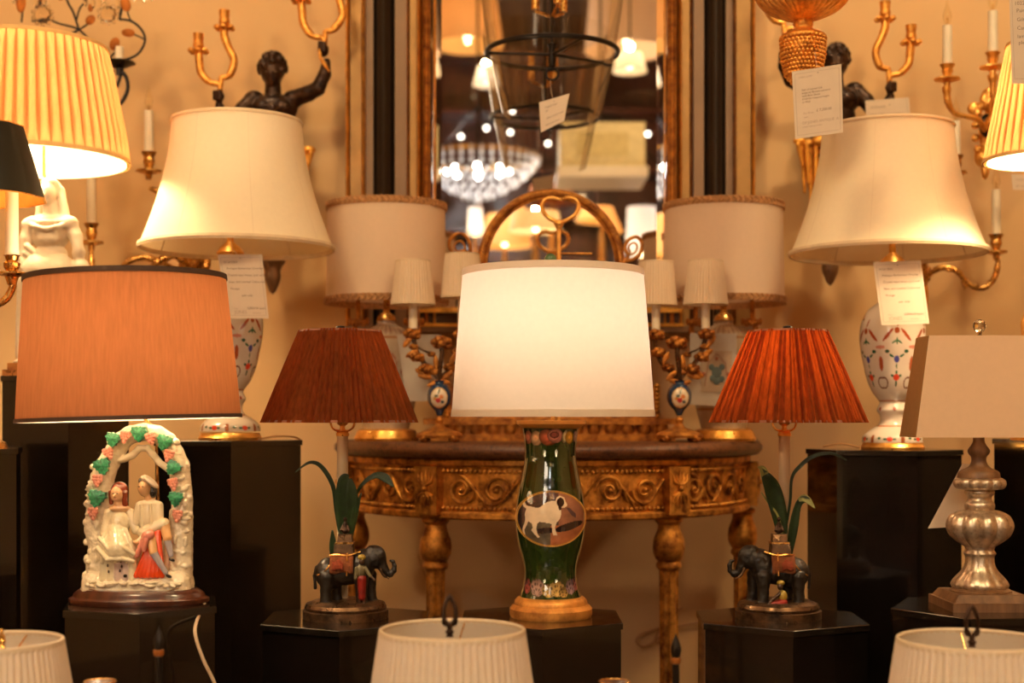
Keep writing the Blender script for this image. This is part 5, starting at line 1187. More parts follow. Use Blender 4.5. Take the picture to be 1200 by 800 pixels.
# ============================================================ brass sconces with candles
def cup(m, c, s, r=6, h=22, bob=11, petals=0):
    m.lathe(c.x, c.y, [(.0001, c.z-h*s-6*s), (r*.5*s, c.z-h*s-6*s), (r*.6*s, c.z-h*s), (bob*s, c.z-(h-3)*s), (bob*.95*s, c.z-(h-5)*s), (r*.6*s, c.z-(h-6)*s), (r*.75*s, c.z-(h-9)*s), (r*1.05*s, c.z-(h-14)*s), (r*.85*s, c.z-6*s), (r*1.1*s, c.z-3*s), (r*1.35*s, c.z), (r*.8*s, c.z), (r*.8*s, c.z-6*s), (.0001, c.z-6*s)], 24, (lambda th, t: 1+.06*cos(8*th)))
def candle(t, c, s, r, h, bl=True, drip=False):
    MB().lathe(c.x, c.y, [(.0001, c.z-4*s), (r*s, c.z-4*s), (r*.93*s, c.z+h*s), (.0001, c.z+h*s)], 16).build('candle_sleeve', M['candle'], t)
    if bl:
        m = MB(); z = c.z+h*s; m.lathe(c.x, c.y, [(r*.45*s, z), (r*.5*s, z+3*s), (r*.85*s, z+9*s), (r*.8*s, z+14*s), (r*.35*s, z+22*s), (.0001, z+30*s)], 14, cap=False); m.build('candle_bulb', M['bulb_clear'], t)
        MB().tube([(c.x, c.y, z), (c.x, c.y, z+9*s)], .7*s, 6).build('bulb_filament', M['brass'], t)
Y = 3.74; s = S(Y); q = PX(Y)
def scroll_arm(m, pts, r, n=6): m.tube(cr([q(*p) for p in pts], n), [r*s, r*1.25*s, r*s, r*1.2*s, r*.9*s], 10)
sc = thing('brass_sconce', 'left brass scroll arm sconce with candles, partly behind the cream bell shade', 'sconce', tuple(q(215, 400)), 'pair of brass scroll sconces')
m = MB(); scroll_arm(m, [(222, 322, 20), (215, 306, 0), (205, 300, -6), (190, 306, -8), (176, 318, -8)], 4.2); m.build('scroll_arm', M['brass'], sc)
m = MB(); scroll_arm(m, [(208, 318, 10), (186, 306, -6), (165, 303, -10), (148, 312, -10), (142, 328, -10), (126, 338, -10), (113, 326, -10), (110, 302, -10), (110, 292, -10)], 3.2); m.build('scroll_arm', M['brass'], sc)
m = MB(); scroll_arm(m, [(215, 290, 10), (208, 250, -2), (200, 232, -8), (188, 226, -10), (178, 222, -10)], 3); m.build('scroll_arm', M['brass'], sc)
m = MB(); scroll_arm(m, [(222, 325, 10), (238, 306, -6), (245, 304, -8), (242, 316, -8), (232, 324, 4)], 4); m.build('scroll_arm', M['brass'], sc)
m = MB(); c = q(218, 322, 40); m.sphere(c, (20*s, 6*s, 46*s), 24, 12); m.sphere(c+Vector((0, -8*s, 0)), (12*s, 8*s, 30*s), 20, 10)
for k in range(9): m.tube([q(218, 322, 22), q(218+20*sin(k*.7), 322-30*cos(k*.7), 24)], [4*s, 1*s], 6)
m.build('back_plate', M['brass'], sc); MB().tube([q(218, 322, 40), (q(218, 0).x, 3.95, q(0, 322).z)], .012, 10).build('wall_mount', M['brass'], sc)
for x, y, h in ((110, 263, 55), (177, 180, 48)):
    m = MB(); cup(m, q(x, y, -10), s, 6.5, 26, 15 if x > 150 else 14); m.build('candle_cup', M['brass'], sc); candle(sc, q(x, y, -10), s, 5.6, h)
sc = thing('brass_sconce', 'right brass scroll arm sconce with candles, partly behind the cream bell shade', 'sconce', tuple(q(1088, 400)), 'pair of brass scroll sconces')
m = MB(); c = q(1088, 345, 40); m.sphere(c, (12*s, 5*s, 32*s), 24, 12); m.build('back_plate', M['gold_bright'], sc); MB().tube([q(1088, 345, 40), (q(1088, 0).x, 3.95, q(0, 345).z)], .012, 10).build('wall_mount', M['brass'], sc)
m = MB()
for k in range(6): m.tube([q(1086, 330, 20), q(1086+9*sin(k*1.05), 318-14*cos(k*1.05), 12)], [5*s, 1.5*s], 8)
m.tube([q(1088, 380, 34), q(1087, 400, 34)], [6*s, 3*s], 8); m.build('leaf_boss', M['brass'], sc)
m = MB(); scroll_arm(m, [(1086, 328, 10), (1093, 318, -2), (1104, 314, -6), (1118, 318, -10), (1128, 330, -10), (1140, 338, -10), (1152, 337, -10), (1162, 326, -10), (1166, 310, -10), (1165, 303, -10)], 3); m.build('scroll_arm', M['brass'], sc)
m = MB(); m.tube(cr([q(1124, 326, -10), (q(1128, 336, -10)), q(1126, 340, -10)], 4), [1*s, 3*s, 1*s], 6)
for p in ((1110, 317), (1140, 336), (1158, 331)): m.sphere(q(*p, -10), (5*s, 3.6*s, 3*s), 8, 5)
m.build('acanthus_leaves', M['brass'], sc)
m = MB(); scroll_arm(m, [(1088, 320, 14), (1086, 270, 0), (1095, 240, -8), (1110, 226, -10), (1121, 220, -10)], 3); m.build('scroll_arm', M['brass'], sc)
m = MB(); scroll_arm(m, [(1086, 330, 14), (1076, 340, 0), (1068, 350, -4), (1074, 362, -4), (1084, 356, 4)], 2.6); m.build('scroll_arm', M['brass'], sc)
for x, y, h in ((1164, 276, 52), (1117, 184, 40)):
    m = MB(); cup(m, q(x, y, -10), s, 6.5, 24, 13); m.build('candle_cup', M['brass'], sc); candle(sc, q(x, y, -10), s, 5.4, h)
# ============================================================ bright gilt girandole, top right
gi = thing('gilt_girandole', 'bright gilt wall girandole with two candles and oval dark boss, top right', 'sconce', tuple(q(1160, 200)))
for x, y, h in ((1107, 78, 45), (1160, 64, 48)):
    m = MB(); cup(m, q(x, y, -10), s, 6.5, 21, 15); m.build('candle_cup', M['gold_bright'], gi); candle(gi, q(x, y, -10), s, 5.8, h)
m = MB(); m.tube(cr([q(1106, 104, -10), q(1108, 122, -10), q(1116, 134, -8), q(1132, 138, -6), q(1146, 140, 0), q(1158, 150, 10)], 6), [5*s, 4*s, 3*s, 3*s, 3.4*s, 4*s], 10)
m.tube(cr([q(1160, 90, -10), q(1161, 110, -8), q(1164, 130, 0), (q(1162, 146, 12))], 6), [6*s, 4*s, 4*s, 6*s], 10); m.build('gilt_arm', M['gold_bright'], gi)
G = [E(q(1168, 150, 28), (12*s, 8*s, 26*s)), E(q(1150, 122, 24), (9*s, 5*s, 8*s)), E(q(1170, 112, 24), (14*s, 6*s, 16*s)), E(q(1160, 178, 26), (10*s, 6*s, 14*s)), E(q(1163, 194, 26), (5*s, 5*s, 12*s))]
for k in range(14): a = k*.45; G.append(E(q(1166+16*sin(a), 150-34*cos(a), 22), (5*s, 4*s, 5*s)))
blob('rocaille_plate', G, .0028, M['gold_bright'], gi, smooth=1, colored=False)
MB().sphere(q(1161, 144, 14), (9*s, 5*s, 14*s), 20, 10).build('dark_boss', M['iron'], gi)

# ============================================================ leafy crystal wall light, top left
lf = thing('leafy_crystal_sconce', 'black vine wall light with amber leaves and hanging crystals, top left', 'wall light', tuple(q(100, 150)))
m = MB()
for pts, r in (([(95, 37), (88, 16), (82, 5), (74, -20)], 1.4), ([(92, 26), (96, 12), (103, 3), (110, -14)], 1.2), ([(95, 37), (103, 32), (108, 28)], 1.2), ([(142, 25), (156, 27), (168, 37), (172, 50), (164, 65), (148, 72), (138, 70)], 1.5), ([(156, 27), (152, 18), (153, 8)], 1), ([(171, 48), (165, 45), (158, 42)], 1), ([(128, 73), (138, 62), (141, 55)], 1.3), ([(28, 28), (29, 18), (29, 8)], 1.2), ([(40, 27), (58, 25), (72, 30), (95, 37), (112, 55)], 1.3), ([(50, 0), (50, 12)], 2), ([(128, 73), (136, 78), (142, 84), (150, 92), (152, 106), (146, 120), (138, 128)], 2.4), ([(135, 84), (134, 95), (137, 108)], 2), ([(146, 82), (142, 96), (137, 108)], 2), ([(142, 78), (142, 90)], 4), ([(95, 37), (60, 60), (40, 100), (100, 120), (138, 128)], 1.6), ([(60, -40), (74, -20), (110, -14), (150, -30), (142, 25)], 1.8)):
    m.tube(cr([q(x, y, -8) for x, y in pts], 5), r*s, 7)
m.build('black_vine', M['iron'], lf)
for x, y, w_, h_, a in ((28, 6, 6, 12, 0), (109, 26, 5.5, 6.5, .8), (150, 8, 6, 9, -.3), (153, 41, 8, 5, .1), (137, 54, 6, 8, .4), (51, -4, 4, 9, 0), (137, 106, 3, 6, 0), (75, 0, 3, 4, .4), (109, 12, 3, 5, 0)):
    mm = MB(); mm.sphere(q(x, y, -10), (w_*s, 2.6*s, h_*s), 10, 7, Matrix.Rotation(a, 3, 'Y')); mm.build('amber_leaf', M['amber'], lf)
for x, y, r in ((54, 21, 10.5), (130, 20, 10)):
    mm = MB(); mm.sphere(q(x, y, -12), (r*s, 5*s, r*s), 10, 6)
    for k in range(10): a = 2*pi*k/10; mm.sphere(q(x+r*1.05*sin(a), y-r*1.05*cos(a), -12), (3*s, 3*s, 3*s), 6, 4)
    mm.build('crystal_rosette', M['crystal_warm'], lf, smooth=False)
for i, x in enumerate((20, 24, 47, 56, 75, 104, 113, 121, 126, 142, 160, 172, 181, 190)):
    mm = MB(); L = (10, 14, 16, 12, 10, 16, 18, 20, 14, 22, 6, 7, 5, 3)[i]; yb = (8, 6, 14, 12, 4, 12, 14, 16, 8, 14, 6, 7, 5, 3)[i]
    mm.lathe(q(x, 0).x, q(0, 0, -12).y, [(.0001, q(0, yb).z), (2.6*s, q(0, yb-4).z), (2*s, q(0, yb-L).z), (.0001, q(0, yb-L-3).z)], 6); mm.tube([q(x, yb-L-3, -12), q(x, -26, -10)], .3*s, 4); mm.build('crystal_drop', M['crystal_warm'], lf, smooth=False)
m = MB(); m.lathe(q(142, 0).x, q(0, 0, -8).y, [(.0001, q(0, 82).z), (6*s, q(0, 82).z), (19*s, q(0, 76).z), (18*s, q(0, 74.5).z), (.0001, q(0, 77).z)], 24); m.build('drip_pan', M['iron'], lf)
MB().lathe(q(142, 0).x, q(0, 0, -8).y, [(.0001, q(0, 76).z), (5.2*s, q(0, 76).z), (5*s, q(0, 57).z), (.0001, q(0, 57).z)], 14).build('candle_sleeve', M['candle'], lf)
MB().box((q(90, 0).x, 3.93, q(0, 60).z), .05, .05, .12).build('wall_plate', M['iron'], lf, smooth=False)
MB().tube([q(92, 60, -8), (q(90, 0).x, 3.92, q(0, 60).z)], 2*s, 6).build('wall_stem', M['iron'], lf)

# ============================================================ statue lamp with pleated shade, top left
Y = 3.15; s = S(Y); q = PX(Y); zp = zt(442, Y)
st = thing('statue_lamp', 'white statue of a draped woman with a jug, under the glowing gold pleated shade', 'lamp', (q(60, 0).x, Y, zp))
m = MB(); m.box((q(60, 0).x, Y, zp+4*s), 94*s, 60*s, 8*s); m.box((q(60, 0).x, Y, zp+12*s), 84*s, 54*s, 8*s); m.build('wooden_base', M['orange_wood'], st, smooth=False)
hb = 442-15
P = [E(q(57, 228, -5), (9.5*s, 11*s, 14*s)), E(q(58, 221, 5), (13*s, 12*s, 13*s)), E(q(58, 214, 0), (10*s, 10*s, 6*s)), E(q(56, 231, -16), (1.8*s, 2.6*s, 3.5*s)), E(q(56, 237, -14), (3.4*s, 2*s, 1.4*s)), C(q(58, 238), q(60, 252), 8*s, 9*s), C(q(68, 222, 7), q(77, 258, 0), 6*s, 6*s), C(q(77, 258, 0), q(76, 275, -4), 5*s, 3*s), C(q(47, 222, 8), q(43, 252, 6), 5*s, 4*s), E(q(60, 262), (24*s, 14*s, 12*s)),
     E(q(59, 275), (22*s, 16*s, 20*s)), E(q(51, 273, -11), (7.5*s, 7*s, 7*s)), E(q(69, 273, -11), (7.5*s, 7*s, 7*s)), E(q(60, 280, -11), (14*s, 8*s, 9*s)), E(q(60, 298), (19*s, 14*s, 14*s)), E(q(60, 322), (28*s, 20*s, 26*s)), C(q(52, 320, -4), q(50, 410, -4), 24*s, 20*s), C(q(70, 320, -4), q(68, 412, -6), 22*s, 22*s)]
P += chain([q(38, 262), q(32, 280, -2), q(29, 300, -4), q(34, 318, -12)], [9*s, 8*s, 6.5*s, 5*s]); P += chain([q(82, 264), q(90, 278, -4), (q(94, 292, -8))], [9*s, 8*s, 6*s]); P += [E(q(94, 296, -8), (5*s, 5*s, 5*s)), E(q(82, 262, -3), (11*s, 10*s, 9*s)), E(q(34, 264), (9*s, 9*s, 9*s))]
P += [E(q(53, 225, -15), (1.8*s, 1.5*s, 1*s)), E(q(57, 237, -13), (3*s, 2.5*s, 2.4*s))]+chain([q(36, 262, -4), q(48, 268, -18), q(60, 271, -20), (q(72, 268, -18)), q(86, 262, -4)], [3*s]*5)+chain([q(38, 258, -4), q(52, 262, -15), q(68, 262, -15), q(84, 258, -4)], [2.5*s]*4)
P += chain([q(38, 300, -8), q(58, 306, -18), q(80, 302, -10)], [3*s]*3)+[C(q(36, 290, -10), q(88, 330, -16), 4*s, 5*s), C(q(34, 298, -10), q(84, 340, -16), 4*s, 4*s)]
P += [C(q(40+k*7, 318, -18), q(38+k*6, 420, -18), 3.6*s, 4*s) for k in range(7)]+[E(q(58, 424), (42*s, 26*s, 6*s)), C(q(28, 330, 0), q(26, 415, 0), 8*s, 8*s)]
P += [E(q(96, 316, -6), (11*s, 11*s, 13*s)), C(q(94, 304, -6), q(94, 297, -6), 6*s, 8*s), C(q(96, 330, -6), q(98, 345, -6), 6*s, 14*s), C(q(100, 345), q(100, 415), 14*s, 16*s), C(q(108, 322), q(124, 330), 4*s, 9*s)]
blob('statue', P, .0030, M['statue'], st, smooth=3, colored=False, nz=.0008, nsc=60)
MB().tube([q(57, 215, 2), q(51, 205, 2), q(50, 120, 2)], 2*s, 8).build('lamp_rod', M['brass'], st)
def folds(sh, cx, cy, pl, n, amp):
    # the overlapped cloth of each box pleat, a second layer that narrows to a point at both ends
    m = MB(); N = 12; P = dense(pl, .012); L = len(P)
    for k in range(n):
        a = 2*pi*(k+.0)/n; vs = []
        for i, (r, z) in enumerate(P):
            t = i/(L-1); wd = .27*min(1, t/.16+.12)*min(1, (1-t)/.2+.12)*2*pi/n
            for dlt in (-wd, 0, wd): vs.append((cx+(r*(1-amp*(.5 if dlt == 0 else .1))-.0009)*sin(a+dlt), cy-(r*(1-amp*(.5 if dlt == 0 else .1))-.0009)*cos(a+dlt), z))
        m.add(vs, [(i*3+j, i*3+j+1, i*3+3+j+1, i*3+3+j) for i in range(L-1) for j in (0, 1)])
    m.build('pleat_folds', M['sh_fold'], sh, ang=179, kind='stuff')
cxs = q(30, 0).x; pl = lp([(93, 54), (101, 96), (110, 142), (119, 190)], Y)
yshp = lambda n, amp: (lambda th, t: 1+amp*(abs(sin(th*n/2))-.5)*(min(1, t*4+.15) if t < .25 else min(1, (1-t)*4+.15)))
sh = shade(st, cxs, Y, dense(pl, .012), 'sh_yellow', 560, yshp(56, .045), 'trim_yellow', (.008, .009)); MB().lathe(cxs, Y, [(r-.0085, z) for r, z in pl], 64, cap=False).build('lining', M['sh_lining'], sh)
spider(sh, cxs, Y, pl[0][1]-.003, 92*s)
bulb(st, (cxs, Y+.0, q(0, 158).z), .025, True, 32, (1, .74, .42), .055)
folds(sh, cxs, Y, pl, 56, .045)

# ============================================================ striped pleated lamp, top right (base hidden beyond the frame)
Y = 2.9; s = S(Y); q = PX(Y)
rp = thing('pleated_lamp', 'lamp with glowing striped pleated shade cut off by the right edge', 'lamp', (q(1226, 0).x, Y, zt(514, 3.1)))
cxs = q(1226, 0).x; zb = zt(514, 3.1)
MB().lathe(cxs, Y+.0, [(.0001, zb), (.07, zb), (.065, zb+.02), (.02, zb+.05), (.045, zb+.16), (.05, zb+.24), (.02, zb+.33), (.014, zb+.40), (.006, zb+.42), (.006, q(0, 150).z), (.0001, q(0, 150).z)], 32).build('vase_body', M['gold_bright'], rp)
pl = lp([(44, 50), (52, 96), (61, 142), (71, 189)], Y)
sh = shade(rp, cxs, Y, dense(pl, .012), 'sh_yellow', 400, yshp(40, .055), 'trim_yellow', (.006, .007)); MB().lathe(cxs, Y, [(r-.0085, z) for r, z in pl], 64, cap=False).build('lining', M['sh_lining'], sh); spider(sh, cxs, Y, pl[0][1]-.003, 44*s)
bulb(rp, (cxs, Y, q(0, 158).z), .022, True, 46, (1, .74, .42), .055)
folds(sh, cxs, Y, pl, 40, .055)

# ============================================================ black shade candle lamp, left edge
Y = 2.62; s = S(Y); q = PX(Y)
bl_ = thing('black_shade_lamp', 'brass candle arm lamp with black gold lined shade at the left edge', 'lamp', (q(-30, 0).x, Y, zt(524, 2.75)))
zb = zt(524, 2.75)
MB().lathe(q(-30, 0).x, Y, [(.0001, zb), (.06, zb), (.055, zb+.012), (.012, zb+.03), (.008, zb+.20), (.016, zb+.23), (.008, zb+.26), (.006, q(0, 150).z), (.0001, q(0, 150).z)], 32).build('brass_stem', M['brass'], bl_)
m = MB(); m.tube(cr([q(-30, 392), q(-18, 372, -4), q(-4, 360, -6), q(10, 350, -6), q(17, 336, -6), q(18, 326, -6)], 5), [3.5*s, 4*s, 4.4*s, 4*s], 10)
m.tube(cr([q(-30, 392), q(-42, 372, -4), q(-56, 360, -6), q(-70, 350, -6), q(-77, 336, -6), q(-78, 326, -6)], 5), 4*s, 10); m.build('curved_arm', M['brass'], bl_)
for x in (16, -78):
    m = MB(); c = q(x, 300, -6); m.lathe(c.x, c.y, [(.0001, q(0, 336).z), (5*s, q(0, 334).z), (8*s, q(0, 325).z), (19*s, q(0, 322).z), (19*s, q(0, 320).z), (6*s, q(0, 319).z), (9*s, q(0, 314).z), (9.5*s, q(0, 309).z), (6.5*s, q(0, 306).z), (8*s, q(0, 301).z), (10*s, q(0, 300).z), (.0001, q(0, 300).z)], 24); m.build('candle_cup', M['brass'], bl_)
    MB().lathe(c.x, c.y, [(.0001, q(0, 301).z), (7.8*s, q(0, 301).z), (7.4*s, q(0, 205).z), (.0001, q(0, 205).z)], 20).build('candle_sleeve', M['candle'], bl_)
cxs = q(-30, 0).x; pl = lp([(57, 148), (69.5, 190), (82, 232)], Y)
sh = shade(bl_, cxs, Y, pl, 'black_card', 12, None, None); 
m = MB(); m.lathe(cxs, Y, [(r-.002, z) for r, z in pl], 12, cap=False); m.build('gold_lining', M['gold_lining'], sh); spider(sh, cxs, Y, pl[0][1]-.003, 55*s)
for (r, z) in (pl[0], pl[-1]): MB().lathe(cxs, Y, [(r+.001, z+.001), (r+.001, z-.001), (r-.003, z-.001), (r-.003, z+.001), (r+.001, z+.001)], 12, cap=False).build('gilt_edge', M['gold_bright'], sh, smooth=False)
bulb(bl_, tuple(q(14, 190, -6)), .014, True, 1.6, (1, .7, .35))

# ============================================================ glass bell lantern
Y = 3.5; s = S(Y); q = PX(Y); cx = q(647, 0).x
ln = thing('bell_jar_lantern', 'hanging clear glass bell lantern with black iron rings before the mirror', 'lantern', (cx, Y, q(0, 136).z))
m = MB(); pf = smooth_prof([(90, -60), (83, 0), (75, 55), (66, 100), (58, 134)], 6); m.lathe(cx, Y, lp(pf, Y), 96, cap=False); m.build('glass_bell', M['bell'], ln)
def ring(cy, rx, rt, sx=0): return MB().tube([(cx+sx+rx*s*sin(2*pi*i/64), Y-rx*s*cos(2*pi*i/64), q(0, cy).z) for i in range(64)], rt*s, 8, closed=True)
ring(62, 77, 3).build('iron_ring', M['iron'], ln)
m = MB()
for a in (.45, -1.57, 2.2): m.tube([(cx, Y, q(0, 64).z), (cx+75*s*sin(a), Y-75*s*cos(a), q(0, 62).z)], 2*s, 7)
m.tube([(cx, Y, q(0, 70).z), (cx, Y, q(0, -80).z)], 2.6*s, 8); m.lathe(cx, Y, [(r*s, q(0, p).z) for r, p in ((.1, 80), (4, 78), (5, 70), (4, 58), (6, 52), (.1, 50))], 12); m.build('iron_spokes', M['iron'], ln)
m = MB(); m.tube([(cx+7*s*sin(2*pi*i/24), Y, q(0, 87).z+7*s*cos(2*pi*i/24)) for i in range(24)], 1.4*s, 7, closed=True); m.build('hook_ring', M['iron'], ln)
m = MB()
for k in range(3): a = k*2.1+.3; m.tube([(cx+20*s*sin(a), Y-20*s*cos(a), q(0, 10).z), (cx+20*s*sin(a), Y-20*s*cos(a), q(0, -30).z)], 5*s, 10); m.tube([(cx, Y, q(0, 20).z), (cx+20*s*sin(a), Y-20*s*cos(a), q(0, 12).z)], 2*s, 6)
m.build('candle_cluster', M['brass'], ln)
for (a, b, hd) in ((q(0, -60).z, 2.98, 1),):
    MB().tube([(cx, Y, q(0, -80).z), (cx, Y, 4.199)], 2*s, 8).build('hanging_rod', M['iron'], ln); MB().lathe(cx, Y, [(.0001, 4.199), (.05, 4.199), (.045, 4.18), (.0001, 4.17)], 24).build('ceiling_rose', M['iron'], ln)


# ============================================================ gilt hanging drop, top right
Y = 3.0; s = S(Y); q = PX(Y); cx = q(941, 0).x
gd = thing('gilt_hanging_drop', 'gilt hanging bowl with beaded basket drop, upper right behind the large card', 'pendant light', (cx, Y, q(0, 108).z))
flu = lambda n, a: (lambda th, t: 1+a*abs(sin(n*th/2)))
MB().lathe(cx, Y, lp(smooth_prof([(12, 24), (24, 20), (40, 12), (50, 2), (56, -12), (58, -26), (60, -30)], 6), Y), 180, flu(36, .05)).build('gadrooned_bowl', M['ormolu'], gd)
MB().lathe(cx, Y, lp(smooth_prof([(11, 18), (11, 24), (12, 28), (11, 34), (18, 38), (26, 42), (27, 46), (22, 48)], 4), Y), 48).build('stem_collar', M['ormolu'], gd)
m = MB(); pf = smooth_prof([(25, 44), (27, 54), (25, 64), (22, 74), (21, 84), (16, 96), (6, 106), (.5, 108)], 4); m.lathe(cx, Y, lp([(r*.93, p) for r, p in pf], Y), 32)
for j in range(13):
    py = 46+j*4.6; rr_ = 26-j*.35 if py < 60 else max(6, 26-(py-60)*.2) if py < 88 else 20-(py-88)*.8
    for k in range(32): a = 2*pi*(k+.5*(j % 2))/32; m.sphere((cx+rr_*s*sin(a), Y-rr_*s*cos(a), q(0, py).z), (2.3*s, 2.3*s, 2.3*s), 6, 4)
m.build('beaded_basket', M['ormolu'], gd, kind='stuff')
m = MB(); m.tube([(cx, Y, q(0, -26).z), (cx, Y, 4.199)], .005, 8); m.lathe(cx, Y, [(.0001, 4.199), (.05, 4.199), (.045, 4.18), (.0001, 4.17)], 24); m.build('hanging_rod', M['brass'], gd)

# ============================================================ front row: ivory pleated shades on candlestick lamps
bench = thing('low_bench', 'low black bench carrying the front row of lamps, below the frame', 'bench', (.1, 2.0, 0))
MB().box((.1, 2.0, .19), 2.2, .42, .02).build('bench_top', M['lacquer_top'], bench, smooth=False)
for sx in (-1, 1):
    for sy in (-1, 1): MB().box((.1+sx*1.05, 2.0+sy*.17, .09), .04, .04, .18).build('leg', M['lacquer'], bench, smooth=False)
def frontlamp(px, Y, top, r0, fin_top, lab, kind, r1):
    s = S(Y); q = PX(Y); cx = q(px, 0).x; zb = .20
    t = thing('front_lamp', lab, 'lamp', (cx, Y, zb), 'front row lamps with ivory pleated shades')
    z0 = q(0, top).z
    MB().lathe(cx, Y, [(.0001, zb), (.06, zb), (.055, zb+.015), (.02, zb+.03), (.012, zb+.10), (.018, zb+.13), (.009, zb+.16), (.006, z0-.11), (.0001, z0-.11)], 32).build('candlestick', M['brass'] if kind == 'b' else M['bronze_rim'], t)
    pl = [(r0*s, z0), ((r0+(r1-r0)*.5)*s, z0-.09), (r1*s, z0-.18)]
    sh = shade(t, cx, Y, dense(pl, .02), 'sh_pleat', 704, pleats(64, .030, .1, 9, 1), None)
    m = MB(); m.lathe(cx, Y, [((r0-1.5)*s, z0), ((r1-2)*s, z0-.18)], 64, cap=False); m.build('lining', M['sh_lining'], sh)
    m = MB(); e = 3*s; m.lathe(cx, Y, [(r0*s+e*.6, z0+e*.5), (r0*s+e*.95, z0-e*.4), (r0*s+e*.8, z0-e*1.8), (r0*s-e*.2, z0-e*1.8), (r0*s-e*.6, z0), (r0*s, z0+e*.8), (r0*s+e*.6, z0+e*.5)], 128, cap=False); m.build('rolled_rim', M['trim_pale'], sh)
    m = MB()
    for k in range(3):
        a = .9+k*2.1; m.tube([(cx, Y, z0-.03), (cx+r0*.5*s*sin(a), Y-r0*.5*s*cos(a), z0-.026), (cx+(r0-2)*s*sin(a), Y-(r0-2)*s*cos(a), z0-.004)], 1.0*s, 6)
    m.build('shade_carrier', M['brass'], sh)
    MB().tube([(cx, Y, z0-.11), (cx, Y, z0-.02)], 1.6*s, 8).build('harp_rod', M['brass'], t)
    fz = lambda p: q(0, p).z
    if kind == 'b':
        m = MB(); b0 = top+8; m.lathe(cx+4*s, Y, [(r*s, fz(p)) for r, p in ((.1, b0), (5, b0), (3, b0-4), (5, b0-8), (3.5, b0-11), (4.5, b0-14), (1.5, b0-17), (2, b0-20), (.1, b0-23))], 20); m.build('finial', M['brass'], t)
    else:
        m = MB(); b0 = top+8; cxx = cx-(3*s if px < 800 else 1*s); m.lathe(cxx, Y, [(r*s, fz(p)) for r, p in ((.1, b0), (4.5, b0), (3.5, b0-3), (5.5, b0-6), (3, b0-9), (4, b0-14), (2.5, b0-17), (.1, b0-17))], 16)
        y0 = b0-14
        pts = [(-2, y0), (-6.5, y0-8), (-7, y0-18), (-4.5, y0-26), (0, y0-33), (4.5, y0-26), (7, y0-18), (6.5, y0-8), (2, y0)]
        P_ = cr([Vector((cxx+x*s, Y, fz(y))) for x, y in pts], 5); m.tube(P_, 2.5*s, 8)
        for i, p in enumerate(P_[::3]): m.sphere(p, 2.4*s, 7, 5)
        for sg in (-1, 1): m.tube(cr([Vector((cxx+sg*x*s, Y, fz(y))) for x, y in ((2, y0+1), (7, y0-1), (8, y0-6), (5, y0-7))], 4), 1.5*s, 7)
        m.sphere((cxx, Y, fz(y0-34)), (1.6*s, 1.6*s, 3*s), 8, 6); m.build('openwork_finial', M['bronze'], t)
    return t
M['trim_pale'] = plain('pale_rolled_binding', (.74, .60, .42), .6, nz=.03)
frontlamp(527+3, 2.0, 738, 83.5, 694, 'middle front lamp with ivory pleated shade and dark openwork finial', 'i', 105)
frontlamp(1140, 2.0, 750, 85, 705, 'right front lamp with ivory pleated shade and dark openwork finial', 'i', 107)
frontlamp(-2, 2.0, 751, 72, 737, 'left front lamp with ivory pleated shade and brass finial', 'b', 96)
# black flame-tipped posts and brass rims at the bottom edge
for px, ty, rx, ry, lab in ((186, 733, 117, 797, 'left'), (792, 742, 720, 797, 'right')):
    Y = 2.05; s = S(Y); q = PX(Y); cx = q(px, 0).x; zb = .20
    t = thing('flame_tipped_post', 'black flame tipped post at the bottom, %s' % ('before the pedestal of the pottery couple' if lab == 'left' else 'before the right gilt table leg'), 'lamp post', (cx, Y, zb))
    MB().lathe(cx, Y, [(.0001, zb), (.05, zb), (.045, zb+.012), (.008, zb+.02), (4.2*s, q(0, ty+36).z), (.0001, q(0, ty+36).z)], 20).build('post', M['iron'], t)
    MB().lathe(cx, Y, [(r*s, q(0, ty+p).z) for r, p in ((.1, 35), (5.5, 35), (6.5, 31), (6, 28), (.1, 28))], 20).build('gilt_collar', M['orange_wood'], t)
    MB().lathe(cx, Y, [(r*s, q(0, ty+p).z) for r, p in smooth_prof([(.3, 0), (2, 5), (4.5, 11), (6, 18), (5, 25), (3.5, 29)], 4)], 40, lambda th, t_: 1+.07*cos(7*th+t_*4)).build('flame_finial', M['iron'], t)
    c2 = q(rx, 0).x; t = thing('brass_rimmed_dish', 'dark cup with brass rim just showing at the bottom edge, %s' % ('left' if lab == 'left' else 'centre right'), 'dish', (c2, Y, zb))
    MB().lathe(c2, Y, [(.0001, zb), (.04, zb), (.035, zb+.01), (.006, zb+.02), (.006, q(0, 830).z), (14*s, q(0, 815).z), (18*s, q(0, 798).z), (16*s, q(0, 799).z), (.0001, q(0, 805).z)], 32).build('bowl', M['mahogany'], t)
    MB().tube([(c2+18*s*sin(2*pi*i/40), Y-18*s*cos(2*pi*i/40), q(0, 798.5).z) for i in range(40)], 1.1*s, 7, closed=True).build('brass_rim', M['brass'], t)

